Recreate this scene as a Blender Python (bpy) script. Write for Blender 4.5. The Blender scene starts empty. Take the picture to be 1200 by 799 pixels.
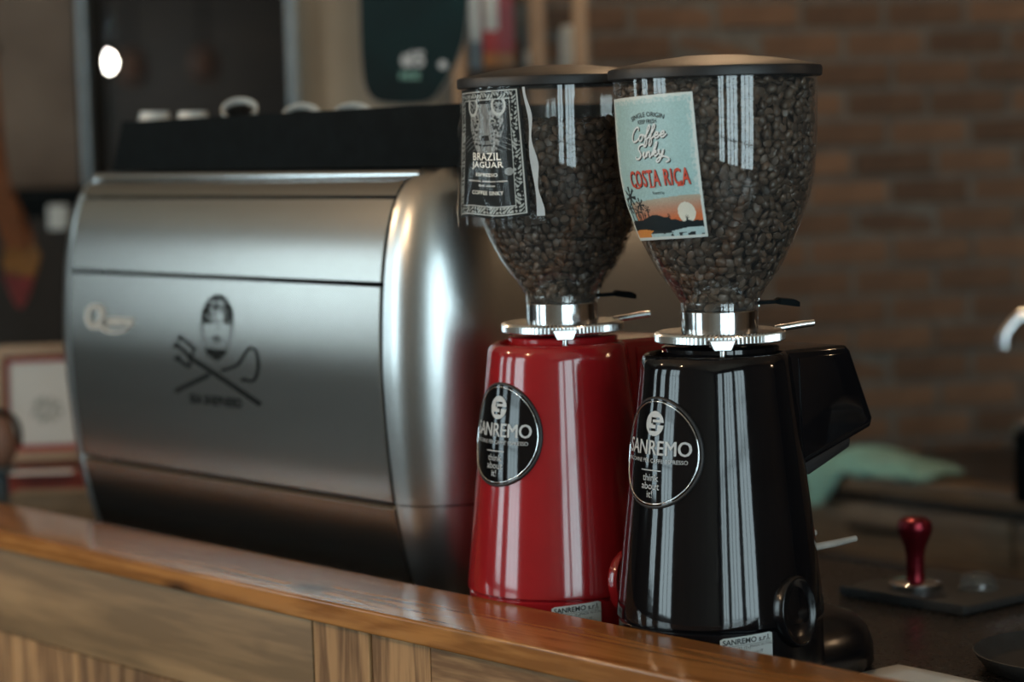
import bpy, bmesh, math, random
import numpy as np
from mathutils import Vector, Matrix

# ------------------------------------------------------------------ camera, sky, exposure
S = bpy.context.scene
COL = S.collection
FPX = 85.0 / 36.0 * 1200.0
YAW, PITCH, ROLL = math.radians(40.2), math.radians(4.75), math.radians(1.6)
R0 = np.array([math.sin(YAW), math.cos(YAW), 0.0])
F0 = np.array([-math.cos(YAW), math.sin(YAW), 0.0])
U0 = np.array([0, 0, 1.0])
FW = F0 * math.cos(PITCH) - U0 * math.sin(PITCH)
UP = U0 * math.cos(PITCH) + F0 * math.sin(PITCH)
RT = R0 * math.cos(ROLL) - UP * math.sin(ROLL)
UC = UP * math.cos(ROLL) + R0 * math.sin(ROLL)
CAM = np.array([1.58037, -1.58792, 1.37244])

cam_d = bpy.data.cameras.new('camera')
cam = bpy.data.objects.new('camera', cam_d); COL.objects.link(cam)
cam.matrix_world = Matrix(((RT[0], UC[0], -FW[0], CAM[0]), (RT[1], UC[1], -FW[1], CAM[1]),
                           (RT[2], UC[2], -FW[2], CAM[2]), (0, 0, 0, 1)))
cam_d.sensor_width = 36; cam_d.sensor_fit = 'HORIZONTAL'; cam_d.lens = 85
cam_d.clip_start = .05; cam_d.clip_end = 100
cam_d.dof.use_dof = True; cam_d.dof.focus_distance = 2.24; cam_d.dof.aperture_fstop = 2.9
S.camera = cam

world = bpy.data.worlds.new('overcast_sky'); S.world = world
world.use_nodes = True
bg = world.node_tree.nodes['Background']
bg.inputs[0].default_value = (0.74, 0.93, 1.0, 1); bg.inputs[1].default_value = 6.5
S.view_settings.view_transform = 'Standard'; S.view_settings.look = 'None'
S.view_settings.exposure = 0.12; S.view_settings.gamma = 1.0
S.view_settings.use_curve_mapping = False
S.cycles.use_denoising = True
S.cycles.max_bounces = 10; S.cycles.transparent_max_bounces = 16
S.cycles.sample_clamp_indirect = 4.0

XMIN, XMAX, YMIN, YMAX, ZTOP = -12.0, 4.5, -4.5, 6.0, 3.2
# openings: (wall, centre, width, z0, z1)
WINDOWS = [('right', -3.70, .9, .15, 2.75), ('right', -2.35, 1.3, .15, 2.75), ('right', -.80, 1.25, .15, 2.75),
           ('front', -1.6, 1.5, .75, 2.75), ('front', -3.8, 1.2, .75, 2.75), ('front', -6.75, 1.5, 1.0, 2.85)]
for wall, c, w, z0, z1 in WINDOWS:                     # portals only steer the sky's light through the openings
    ld = bpy.data.lights.new('window_portal', 'AREA'); ld.shape = 'RECTANGLE'
    ld.size = w; ld.size_y = z1 - z0; ld.cycles.is_portal = True
    lo = bpy.data.objects.new('window_portal', ld); COL.objects.link(lo)
    if wall == 'right':
        lo.location = (XMAX + .25, c, (z0 + z1) / 2); lo.rotation_euler = (math.pi / 2, 0, math.pi / 2)
    else:
        lo.location = (c, YMIN - .25, (z0 + z1) / 2); lo.rotation_euler = (math.pi / 2, 0, 0)
    # an area light shines along its local -Z
    d = Vector((-1, 0, 0)) if wall == 'right' else Vector((0, 1, 0))
    lo.rotation_euler = d.to_track_quat('-Z', 'Y').to_euler()

def ray(px, py): return FW + RT * (px - 600) / FPX - UC * (py - 399.5) / FPX
def at_d(px, py, dep): return CAM + dep * ray(px, py)
def at_y(px, py, y): d = ray(px, py); return CAM + d * ((y - CAM[1]) / d[1])
def at_z(px, py, z): d = ray(px, py); return CAM + d * ((z - CAM[2]) / d[2])

# ------------------------------------------------------------------ materials
def new_mat(name):
    m = bpy.data.materials.new(name); m.use_nodes = True
    nt = m.node_tree; nt.nodes.clear()
    out = nt.nodes.new('ShaderNodeOutputMaterial')
    return m, nt, out
def N(nt, t, **kw):
    n = nt.nodes.new(t)
    for k, v in kw.items(): setattr(n, k, v)
    return n
def mat(name, c, rough=.5, metal=0.0, var=.12, scale=30, stretch=(1, 1, 1), bump=0.0, c2=None, coat=0.0,
        rvar=0.0, spec=.5, obj_random=0.0, aniso=0.0, sheen=0.0, island=0.0):
    """principled surface whose colour wanders between c and c2 with a noise field in object space"""
    m, nt, out = new_mat(name)
    p = N(nt, 'ShaderNodeBsdfPrincipled')
    tc = N(nt, 'ShaderNodeTexCoord'); mp = N(nt, 'ShaderNodeMapping')
    mp.inputs['Scale'].default_value = stretch
    nz = N(nt, 'ShaderNodeTexNoise'); nz.inputs['Scale'].default_value = scale; nz.inputs['Detail'].default_value = 5
    nt.links.new(tc.outputs['Object'], mp.inputs[0]); nt.links.new(mp.outputs[0], nz.inputs['Vector'])
    if c2 is None: c2 = tuple(min(1, x * (1 + var * 2)) for x in c); c = tuple(x * (1 - var) for x in c)
    rp = N(nt, 'ShaderNodeValToRGB')
    rp.color_ramp.elements[0].position = .3; rp.color_ramp.elements[1].position = .7
    rp.color_ramp.elements[0].color = (*c, 1); rp.color_ramp.elements[1].color = (*c2, 1)
    nt.links.new(nz.outputs[0], rp.inputs[0])
    col = rp.outputs[0]
    if island:
        ge = N(nt, 'ShaderNodeNewGeometry'); h0 = N(nt, 'ShaderNodeHueSaturation'); m0 = N(nt, 'ShaderNodeMapRange')
        m0.inputs[3].default_value = 1 - island; m0.inputs[4].default_value = 1 + island
        nt.links.new(ge.outputs['Random Per Island'], m0.inputs[0]); nt.links.new(m0.outputs[0], h0.inputs['Value'])
        nt.links.new(col, h0.inputs['Color']); col = h0.outputs[0]
    if obj_random:
        oi = N(nt, 'ShaderNodeObjectInfo'); hs = N(nt, 'ShaderNodeHueSaturation')
        mr = N(nt, 'ShaderNodeMapRange'); mr.inputs[3].default_value = 1 - obj_random; mr.inputs[4].default_value = 1 + obj_random
        nt.links.new(oi.outputs['Random'], mr.inputs[0]); nt.links.new(mr.outputs[0], hs.inputs['Value'])
        nt.links.new(col, hs.inputs['Color']); col = hs.outputs[0]
    nt.links.new(col, p.inputs['Base Color'])
    p.inputs['Roughness'].default_value = rough; p.inputs['Metallic'].default_value = metal
    p.inputs['Specular IOR Level'].default_value = spec
    p.inputs['Coat Weight'].default_value = coat; p.inputs['Coat Roughness'].default_value = .05
    p.inputs['Anisotropic'].default_value = aniso
    p.inputs['Sheen Weight'].default_value = sheen
    if rvar:
        mr = N(nt, 'ShaderNodeMapRange'); mr.inputs[3].default_value = max(.02, rough - rvar); mr.inputs[4].default_value = rough + rvar
        nt.links.new(nz.outputs[0], mr.inputs[0]); nt.links.new(mr.outputs[0], p.inputs['Roughness'])
    if bump:
        b = N(nt, 'ShaderNodeBump'); b.inputs['Strength'].default_value = bump; b.inputs['Distance'].default_value = .002
        nt.links.new(nz.outputs[0], b.inputs['Height']); nt.links.new(b.outputs[0], p.inputs['Normal'])
    nt.links.new(p.outputs[0], out.inputs[0])
    return m
def thin_clear(name, tint, ior=1.5, rough=.02, haze=0.0):
    """clear sheet: light passes straight through, Fresnel reflection on top"""
    m, nt, out = new_mat(name)
    tr = N(nt, 'ShaderNodeBsdfTransparent'); tr.inputs[0].default_value = (*tint, 1)
    gl = N(nt, 'ShaderNodeBsdfGlossy'); gl.inputs['Roughness'].default_value = rough
    gl.inputs['Color'].default_value = (1, 1, 1, 1)
    lw = N(nt, 'ShaderNodeLayerWeight'); lw.inputs[0].default_value = .5      # Schlick: the same from both sides of the sheet
    pw = N(nt, 'ShaderNodeMath', operation='POWER'); pw.inputs[1].default_value = 5.0
    fr = N(nt, 'ShaderNodeMath', operation='MULTIPLY_ADD'); f0 = ((ior - 1) / (ior + 1)) ** 2
    fr.inputs[1].default_value = 1 - f0; fr.inputs[2].default_value = f0
    nt.links.new(lw.outputs['Facing'], pw.inputs[0]); nt.links.new(pw.outputs[0], fr.inputs[0])
    nz = N(nt, 'ShaderNodeTexNoise'); nz.inputs['Scale'].default_value = 55
    tc = N(nt, 'ShaderNodeTexCoord'); nt.links.new(tc.outputs['Object'], nz.inputs['Vector'])
    b = N(nt, 'ShaderNodeBump'); b.inputs['Strength'].default_value = .02; b.inputs['Distance'].default_value = .002
    nt.links.new(nz.outputs[0], b.inputs['Height']); nt.links.new(b.outputs[0], gl.inputs['Normal'])
    mx = N(nt, 'ShaderNodeMixShader')
    nt.links.new(fr.outputs[0], mx.inputs[0]); nt.links.new(tr.outputs[0], mx.inputs[1]); nt.links.new(gl.outputs[0], mx.inputs[2])
    last = mx
    if haze:
        df = N(nt, 'ShaderNodeBsdfDiffuse'); df.inputs[0].default_value = (.6, .62, .62, 1)
        m2 = N(nt, 'ShaderNodeMixShader'); m2.inputs[0].default_value = haze
        nt.links.new(mx.outputs[0], m2.inputs[1]); nt.links.new(df.outputs[0], m2.inputs[2]); last = m2
    nt.links.new(last.outputs[0], out.inputs[0])
    return m
def glow(name, c, s):
    m, nt, out = new_mat(name)
    e = N(nt, 'ShaderNodeEmission'); e.inputs[0].default_value = (*c, 1); e.inputs[1].default_value = s
    nt.links.new(e.outputs[0], out.inputs[0]); return m
def wood(name, dark, light, axis=0, rough=.35, coat=0.0, gs=1.0, knots=True, obj_random=.0):
    """plank: long stretched grain along one axis, rings of darker colour, a few knots"""
    m, nt, out = new_mat(name)
    p = N(nt, 'ShaderNodeBsdfPrincipled')
    tc = N(nt, 'ShaderNodeTexCoord'); mp = N(nt, 'ShaderNodeMapping')
    sc = [14 * gs, 14 * gs, 14 * gs]; sc[axis] = 1.1 * gs; mp.inputs['Scale'].default_value = sc
    oi = N(nt, 'ShaderNodeObjectInfo'); sh = N(nt, 'ShaderNodeVectorMath', operation='SCALE')
    cb = N(nt, 'ShaderNodeCombineXYZ'); sh.inputs['Scale'].default_value = 9.0
    for i in range(3): nt.links.new(oi.outputs['Random'], cb.inputs[i])
    nt.links.new(cb.outputs[0], sh.inputs[0]); nt.links.new(sh.outputs[0], mp.inputs['Location'])
    nt.links.new(tc.outputs['Object'], mp.inputs['Vector'])
    n1 = N(nt, 'ShaderNodeTexNoise'); n1.inputs['Scale'].default_value = 2.0; n1.inputs['Detail'].default_value = 3; n1.inputs['Distortion'].default_value = .8
    n2 = N(nt, 'ShaderNodeTexNoise'); n2.inputs['Scale'].default_value = 14.0; n2.inputs['Detail'].default_value = 6
    nt.links.new(mp.outputs[0], n1.inputs['Vector']); nt.links.new(mp.outputs[0], n2.inputs['Vector'])
    ml = N(nt, 'ShaderNodeMath', operation='MULTIPLY'); ml.inputs[1].default_value = 7.0
    sn = N(nt, 'ShaderNodeMath', operation='SINE'); ml2 = N(nt, 'ShaderNodeMath', operation='MULTIPLY'); ml2.inputs[1].default_value = 3.0
    nt.links.new(n1.outputs[0], ml.inputs[0]); nt.links.new(ml.outputs[0], ml2.inputs[0]); nt.links.new(ml2.outputs[0], sn.inputs[0])
    ad = N(nt, 'ShaderNodeMath', operation='MULTIPLY_ADD'); ad.inputs[1].default_value = .22
    nt.links.new(sn.outputs[0], ad.inputs[0]); nt.links.new(n2.outputs[0], ad.inputs[2])
    rp = N(nt, 'ShaderNodeValToRGB'); el = rp.color_ramp.elements
    el[0].position = .25; el[0].color = (*dark, 1); el[1].position = .72; el[1].color = (*light, 1)
    nt.links.new(ad.outputs[0], rp.inputs[0]); col = rp.outputs[0]
    if knots:
        mp2 = N(nt, 'ShaderNodeMapping'); s2 = [9, 9, 9]; s2[axis] = 4.5; mp2.inputs['Scale'].default_value = s2
        nt.links.new(tc.outputs['Object'], mp2.inputs['Vector']); nt.links.new(sh.outputs[0], mp2.inputs['Location'])
        vo = N(nt, 'ShaderNodeTexVoronoi'); nt.links.new(mp2.outputs[0], vo.inputs['Vector']); vo.inputs['Scale'].default_value = .8
        kr = N(nt, 'ShaderNodeValToRGB'); kr.color_ramp.elements[0].position = .04; kr.color_ramp.elements[1].position = .14
        kr.color_ramp.elements[0].color = (.12, .1, .09, 1); kr.color_ramp.elements[1].color = (1, 1, 1, 1)
        nt.links.new(vo.outputs['Distance'], kr.inputs[0])
        mx = N(nt, 'ShaderNodeMixRGB', blend_type='MULTIPLY'); mx.inputs[0].default_value = 1
        nt.links.new(col, mx.inputs[1]); nt.links.new(kr.outputs[0], mx.inputs[2]); col = mx.outputs[0]
    if obj_random:
        hs = N(nt, 'ShaderNodeHueSaturation'); mr = N(nt, 'ShaderNodeMapRange')
        mr.inputs[3].default_value = 1 - obj_random; mr.inputs[4].default_value = 1 + obj_random
        nt.links.new(oi.outputs['Random'], mr.inputs[0]); nt.links.new(mr.outputs[0], hs.inputs['Value'])
        nt.links.new(col, hs.inputs['Color']); col = hs.outputs[0]
    nt.links.new(col, p.inputs['Base Color'])
    p.inputs['Roughness'].default_value = rough; p.inputs['Coat Weight'].default_value = coat; p.inputs['Coat Roughness'].default_value = .12
    b = N(nt, 'ShaderNodeBump'); b.inputs['Strength'].default_value = .15; b.inputs['Distance'].default_value = .001
    nt.links.new(ad.outputs[0], b.inputs['Height']); nt.links.new(b.outputs[0], p.inputs['Normal'])
    nt.links.new(p.outputs[0], out.inputs[0]); return m
def print_mat(name, rough=.45, spec=.5):
    """printed sheet: the print sits in a colour attribute, a little paper grain on top"""
    m, nt, out = new_mat(name)
    p = N(nt, 'ShaderNodeBsdfPrincipled'); a = N(nt, 'ShaderNodeVertexColor'); a.layer_name = 'print'
    nz = N(nt, 'ShaderNodeTexNoise'); nz.inputs['Scale'].default_value = 900
    tc = N(nt, 'ShaderNodeTexCoord'); nt.links.new(tc.outputs['Object'], nz.inputs['Vector'])
    mx = N(nt, 'ShaderNodeMixRGB', blend_type='OVERLAY'); mx.inputs[0].default_value = .25
    nt.links.new(a.outputs[0], mx.inputs[1]); nt.links.new(nz.outputs[0], mx.inputs[2])
    nt.links.new(mx.outputs[0], p.inputs['Base Color']); p.inputs['Roughness'].default_value = rough; p.inputs['Specular IOR Level'].default_value = spec
    nt.links.new(p.outputs[0], out.inputs[0]); return m

M = {}
M['steel_panel'] = mat('brushed_steel', (.46, .445, .42), .235, 1.0, var=.03, scale=60, stretch=(2, 60, 60))
M['steel_side'] = mat('satin_steel', (.50, .52, .52), .30, 1.0, var=.05, scale=60, stretch=(40, 40, 2), rvar=.05)
M['chrome'] = mat('polished_steel', (.78, .79, .80), .12, 1.0, var=.02, scale=20)
M['machined'] = mat('machined_aluminium', (.72, .73, .73), .22, 1.0, var=.04, scale=80)
M['red'] = mat('red_lacquer', (.31, .011, .015), .14, 0, var=.05, scale=28, coat=.6, bump=.05)
M['black'] = mat('black_lacquer', (.004, .004, .005), .07, 0, var=.1, scale=28, bump=.05)
M['black_base'] = mat('black_moulding', (.004, .004, .005), .22, 0, var=.1, scale=28)
M['black_plastic'] = mat('black_plastic', (.012, .012, .013), .48, 0, var=.2, scale=60)
M['matt_black'] = mat('matt_black', (.004, .006, .007), .7, 0, var=.2, scale=60, bump=.1, spec=.06)
M['seam'] = mat('dark_gap', (.006, .006, .006), .8, 0)
M['clear'] = thin_clear('smoky_clear_plastic', (.93, .92, .90), 1.65, .045, .022)
M['sleeve'] = thin_clear('clear_sleeve', (.98, .98, .98), 1.22, .05, .008)
M['glass'] = thin_clear('window_glass', (.97, .98, .98), 1.3, .01)
M['bean'] = mat('roasted_bean', (.034, .024, .018), .36, 0, c2=(.090, .062, .043), scale=120, obj_random=.3, island=.5)
M['bean_dark'] = mat('bean_dark', (.018, .011, .008), .7, 0)
M['print_a'] = print_mat('card_print', .4); M['print_b'] = print_mat('pouch_print', .6, .12); M['print_c'] = print_mat('sheet_print', .6)
M['white_ink'] = mat('white_ink', (.72, .75, .75), .5, 0, var=.03)
M['grey_ink'] = mat('silver_ink', (.50, .52, .53), .4, 0, var=.03)
M['cream_ink'] = mat('cream_ink', (.86, .84, .76), .5, 0, var=.04)
M['dark_ink'] = mat('dark_ink', (.012, .016, .018), .5, 0)
M['red_ink'] = mat('red_ink', (.60, .075, .04), .5, 0, var=.06)
M['etch_ink'] = mat('etched_black', (.010, .012, .012), .8, 0, var=.2, scale=300, spec=.05)
M['sticker'] = mat('pale_sticker', (.60, .66, .66), .4, 0, var=.04)
M['bar_top'] = wood('varnished_bar_top', (.27, .105, .026), (.46, .20, .058), 0, .22, .35, gs=.9)
M['plank_v'] = wood('reclaimed_plank', (.16, .078, .030), (.40, .22, .095), 2, .6, obj_random=.25)
M['plank_h'] = wood('grey_board', (.19, .112, .050), (.36, .215, .100), 0, .55, gs=.40)
M['plank_plain'] = wood('sawn_plank', (.19, .092, .036), (.44, .25, .11), 0, .6, obj_random=.1)
M['dark_wood'] = wood('dark_wood', (.020, .012, .007), (.050, .030, .017), 0, .5, knots=False)
M['back_wood'] = wood('back_bar_wood', (.11, .072, .042), (.20, .135, .082), 0, .45, knots=False)
M['tan_wood'] = wood('tan_wood', (.18, .105, .055), (.32, .20, .11), 2, .55, knots=False)
M['worktop'] = mat('dark_worktop', (.020, .016, .013), .28, 0, var=.3, scale=200, rvar=.06)
M['brick'] = mat('brick', (.080, .043, .024), .85, 0, c2=(.150, .082, .045), scale=9, bump=.5, obj_random=.34)
M['mortar'] = mat('mortar', (.098, .088, .074), .9, 0, var=.2, scale=40, bump=.4)
M['plaster'] = mat('grey_brown_plaster', (.07, .052, .040), .85, 0, c2=(.14, .112, .088), scale=5, bump=.2)
M['column'] = mat('beige_plaster', (.24, .215, .17), .8, 0, var=.15, scale=6)
M['wall_paint'] = mat('wall_paint', (.22, .19, .155), .85, 0, var=.1, scale=3)
M['ceiling'] = mat('ceiling_paint', (.58, .46, .34), .9, 0, var=.1, scale=3)
M['floor'] = wood('floor_boards', (.035, .026, .019), (.065, .048, .034), 0, .5, knots=False)
M['frame_dark'] = mat('window_frame_paint', (.05, .05, .05), .5, 0)
M['blue_metal'] = mat('blue_grey_metal', (.22, .28, .32), .45, .3)
M['porcelain'] = mat('white_porcelain', (.48, .52, .52), .2, 0, var=.03)
M['porcelain_in'] = mat('dark_cup_inside', (.02, .018, .016), .4, 0)
M['bulb'] = glow('lamp_glow', (1.0, .93, .82), 60)
M['bulb_warm'] = glow('warm_filament_glow', (1.0, .66, .38), 380)
M['bulb_aisle'] = glow('dim_filament_glow', (1.0, .66, .38), 160)
M['badge_metal'] = mat('pale_badge_metal', (.62, .58, .52), .35, .4, var=.03)
M['red_frame'] = mat('red_mount', (.30, .025, .03), .6, 0, var=.1)
M['frame_beige'] = mat('pale_wood_frame', (.27, .20, .14), .6, 0, var=.15, scale=20, stretch=(1, 8, 8))
M['red_box'] = mat('red_card', (.20, .030, .020), .5, 0, var=.15)
M['beige_box'] = mat('beige_card', (.16, .125, .085), .7, 0, var=.1)
M['leather'] = mat('tan_leather', (.20, .10, .065), .5, 0, var=.15, bump=.2)
M['orange_cloth'] = mat('orange_cloth', (.085, .028, .007), .9, 0, var=.2)
M['amber_cloth'] = mat('amber_cloth', (.10, .045, .008), .9, 0, var=.2)
M['red_cloth'] = mat('dark_red_cloth', (.085, .008, .008), .9, 0, var=.2)
M['mint'] = mat('mint_cloth', (.20, .40, .34), .95, 0, var=.1, scale=80, bump=.3, sheen=.2)
M['tamper_red'] = mat('red_anodised', (.17, .008, .016), .25, .75, var=.06)
M['rubber'] = mat('black_rubber', (.016, .018, .019), .6, 0, var=.2, scale=100, bump=.2)
M['grey_plastic'] = mat('pale_grey_plastic', (.36, .34, .31), .5, 0)
M['paper'] = mat('white_paper', (.80, .84, .86), .7, 0, var=.03)
M['board'] = mat('teal_black_board', (.004, .008, .010), .6, 0, c2=(.008, .040, .042), scale=3, spec=.15)
M['board_edge'] = mat('board_edge', (.24, .20, .17), .5, 0)
M['red_pack'] = mat('red_pack', (.30, .030, .032), .5, 0); M['white_pack'] = mat('white_pack', (.40, .43, .42), .5, 0)
M['blue_pack'] = mat('slate_blue_pack', (.07, .10, .12), .5, 0); M['orange_pack'] = mat('orange_pack', (.26, .10, .025), .5, 0)
M['jar_glass'] = thin_clear('jar_glass', (.80, .84, .84), 1.5, .02, .05)

# ------------------------------------------------------------------ mesh helpers
def link(name, me, m=None, parent=None, smooth=False, mats=None):
    o = bpy.data.objects.new(name, me); COL.objects.link(o)
    if mats:
        for x in mats: me.materials.append(M[x])
    elif m is not None: me.materials.append(M[m] if isinstance(m, str) else m)
    if smooth:
        me.polygons.foreach_set('use_smooth', [True] * len(me.polygons))
    if parent is not None: o.parent = parent
    return o
def pyd(name, v, f, m, parent=None, smooth=False):
    me = bpy.data.meshes.new(name); me.from_pydata([tuple(map(float, p)) for p in v], [], f); me.update()
    return link(name, me, m, parent, smooth)
def bm_obj(name, bm, m, parent=None, smooth=False, sharp=None):
    bmesh.ops.recalc_face_normals(bm, faces=bm.faces)
    me = bpy.data.meshes.new(name); bm.to_mesh(me); bm.free()
    o = link(name, me, m, parent, smooth)
    if smooth and sharp: me.set_sharp_from_angle(angle=math.radians(sharp))
    return o
def tag(o, label, cat, group=None, kind=None):
    if label: o['label'] = label
    if cat: o['category'] = cat
    if group: o['group'] = group
    if kind: o['kind'] = kind
    return o
def thing(name, label, cat, loc=(0, 0, 0), rz=0, group=None):
    o = bpy.data.objects.new(name, None); COL.objects.link(o)
    o.empty_display_size = .05; o.location = loc; o.rotation_euler = (0, 0, rz)
    return tag(o, label, cat, group)
def struct(o): o['kind'] = 'structure'; return o
def add_box(bm, x0, x1, y0, y1, z0, z1, bev=0, seg=2):
    r = bmesh.ops.create_cube(bm, size=1); vs = r['verts']
    for v in vs:
        v.co = Vector(((x0 + x1) / 2 + v.co.x * (x1 - x0), (y0 + y1) / 2 + v.co.y * (y1 - y0), (z0 + z1) / 2 + v.co.z * (z1 - z0)))
    if bev:
        es = list({e for v in vs for e in v.link_edges})
        bmesh.ops.bevel(bm, geom=es, offset=bev, segments=seg, affect='EDGES', profile=.6)
def box(name, b, m, parent=None, bev=.002, seg=2):
    bm = bmesh.new(); add_box(bm, *b, bev=bev, seg=seg)
    return bm_obj(name, bm, m, parent, bool(bev), 40)
def lathe_vf(prof, n=64, cx=0, cy=0, sx=1, sy=1):
    v, f = [], []; k = len(prof)
    for i in range(n):
        a = 2 * math.pi * i / n; c, s = math.cos(a), math.sin(a)
        for r, z in prof: v.append((cx + r * c * sx, cy + r * s * sy, z))
    for i in range(n):
        j = (i + 1) % n
        for q in range(k - 1): f.append((i * k + q, j * k + q, j * k + q + 1, i * k + q + 1))
    return v, f
def lathe(name, prof, m, parent=None, n=64, cx=0, cy=0, sharp=35, sx=1, sy=1):
    v, f = lathe_vf(prof, n, cx, cy, sx, sy)
    me = bpy.data.meshes.new(name); me.from_pydata(v, [], f); me.update()
    bm = bmesh.new(); bm.from_mesh(me); bpy.data.meshes.remove(me)
    bmesh.ops.remove_doubles(bm, verts=bm.verts, dist=1e-6)
    return bm_obj(name, bm, m, parent, True, sharp)
def add_tube(bm, pts, rad, n=12, cap=True):
    pts = [Vector(p) for p in pts]; rs = rad if isinstance(rad, (list, tuple)) else [rad] * len(pts)
    rings = []; up = None
    for i, p in enumerate(pts):
        t = (pts[min(i + 1, len(pts) - 1)] - pts[max(i - 1, 0)]).normalized()
        if up is None: up = Vector((0, 0, 1)) if abs(t.z) < .9 else Vector((1, 0, 0))
        s = t.cross(up).normalized(); up = s.cross(t).normalized()
        rings.append([bm.verts.new(p + (s * math.cos(2 * math.pi * k / n) + up * math.sin(2 * math.pi * k / n)) * rs[i]) for k in range(n)])
    for a, b in zip(rings, rings[1:]):
        for k in range(n): bm.faces.new((a[k], a[(k + 1) % n], b[(k + 1) % n], b[k]))
    if cap: bm.faces.new(rings[0][::-1]); bm.faces.new(rings[-1])
def tube(name, pts, rad, m, parent=None, n=12):
    bm = bmesh.new(); add_tube(bm, pts, rad, n); return bm_obj(name, bm, m, parent, True, 50)
def prism(name, outline, ax, a0, a1, m, parent=None, bev=.002, seg=2):
    """outline in the two axes other than ax, extruded along ax from a0 to a1"""
    bm = bmesh.new()
    def mk(p, a):
        c = [0, 0, 0]; o = [i for i in range(3) if i != ax]; c[o[0]], c[o[1]], c[ax] = p[0], p[1], a; return bm.verts.new(c)
    A = [mk(p, a0) for p in outline]; B = [mk(p, a1) for p in outline]; n = len(A)
    bm.faces.new(A); bm.faces.new(B[::-1])
    for i in range(n): bm.faces.new((A[i], B[i], B[(i + 1) % n], A[(i + 1) % n]))
    bmesh.ops.recalc_face_normals(bm, faces=bm.faces)
    if bev: bmesh.ops.bevel(bm, geom=list(bm.edges), offset=bev, segments=seg, affect='EDGES', profile=.6)
    return bm_obj(name, bm, m, parent, bool(bev), 40)
def smooth_path(pts, n=8):
    P = [np.array(p, float) for p in pts]; out = []
    for i in range(len(P) - 1):
        a, b, c, d = P[max(i - 1, 0)], P[i], P[i + 1], P[min(i + 2, len(P) - 1)]
        for k in range(n):
            t = k / n
            out.append(.5 * ((2 * b) + (c - a) * t + (2 * a - 5 * b + 4 * c - d) * t * t + (3 * b - a - 3 * c + d) * t ** 3))
    out.append(P[-1]); return out
def text_vf(body, size=1.0, bold=0.0, spacing=1.0, sx=1.0, shear=0.0, align='CENTER'):
    cu = bpy.data.curves.new('lettering', 'FONT'); cu.body = body; cu.size = size; cu.offset = bold * size
    cu.space_character = spacing; cu.shear = shear; cu.align_x = align; cu.align_y = 'CENTER'; cu.resolution_u = 3
    o = bpy.data.objects.new('lettering', cu); me = o.to_mesh()
    v = [(p.co.x * sx, p.co.y) for p in me.vertices]; f = [tuple(p.vertices) for p in me.polygons]
    o.to_mesh_clear(); bpy.data.objects.remove(o); bpy.data.curves.remove(cu)
    return v, f
class Flat:
    """collects flat print (letters, strokes, cells) in 2-D and maps it onto a surface"""
    def __init__(s): s.v, s.f = [], []
    def add(s, v, f):
        b = len(s.v); s.v += [tuple(p) for p in v]; s.f += [tuple(i + b for i in q) for q in f]
    def text(s, body, x, y, size, fn=None, **kw):
        v, f = text_vf(body, size, **kw)
        s.add([(fn(a, b) if fn else (a + x, b + y)) for a, b in v], f)
    def stroke(s, pts, w, n=6, taper=False):
        P = smooth_path(pts, n); v, f = [], []
        for i, p in enumerate(P):
            t = P[min(i + 1, len(P) - 1)] - P[max(i - 1, 0)]; L = np.hypot(*t) or 1; nn = np.array([-t[1], t[0]]) / L
            ww = w(i / (len(P) - 1)) if callable(w) else w
            v += [p + nn * ww / 2, p - nn * ww / 2]
        for i in range(len(P) - 1): f.append((2 * i, 2 * i + 1, 2 * i + 3, 2 * i + 2))
        s.add(v, f)
    def cells(s, fn, x0, x1, y0, y1, nx, ny):
        dx, dy = (x1 - x0) / nx, (y1 - y0) / ny; idx = {}; v, f = [], []
        def g(i, j):
            if (i, j) not in idx: idx[(i, j)] = len(v); v.append((x0 + i * dx, y0 + j * dy))
            return idx[(i, j)]
        for i in range(nx):
            for j in range(ny):
                if fn(x0 + (i + .5) * dx, y0 + (j + .5) * dy): f.append((g(i, j), g(i + 1, j), g(i + 1, j + 1), g(i, j + 1)))
        s.add(v, f)
    def build(s, name, m, fn, parent=None):
        return pyd(name, [fn(*p) for p in s.v], s.f, m, parent)
def printed_sheet(name, nx, ny, fn, colour, m, parent, thick=.0006):
    """curved sheet of paper with its print in a colour attribute; fn(u,v)->point, colour(u,v)->rgb"""
    v, f, c = [], [], []
    for j in range(ny + 1):
        for i in range(nx + 1):
            u, w = i / nx, j / ny; v.append(fn(u, w)); c += [*colour(u, w), 1.0]
    for j in range(ny):
        for i in range(nx): a = j * (nx + 1) + i; f.append((a, a + 1, a + nx + 2, a + nx + 1))
    o = pyd(name, v, f, m, parent, True)
    at = o.data.color_attributes.new('print', 'FLOAT_COLOR', 'POINT'); at.data.foreach_set('color', c)
    md = o.modifiers.new('thickness', 'SOLIDIFY'); md.thickness = thick; md.offset = 0
    return o
def hash2(i, j): return (math.sin(i * 127.1 + j * 311.7) * 43758.5453) % 1.0
def vnoise(x, y):
    i, j = math.floor(x), math.floor(y); a, b = x - i, y - j; a = a * a * (3 - 2 * a); b = b * b * (3 - 2 * b)
    return (hash2(i, j) * (1 - a) + hash2(i + 1, j) * a) * (1 - b) + (hash2(i, j + 1) * (1 - a) + hash2(i + 1, j + 1) * a) * b
RND = random.Random(7)

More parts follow.
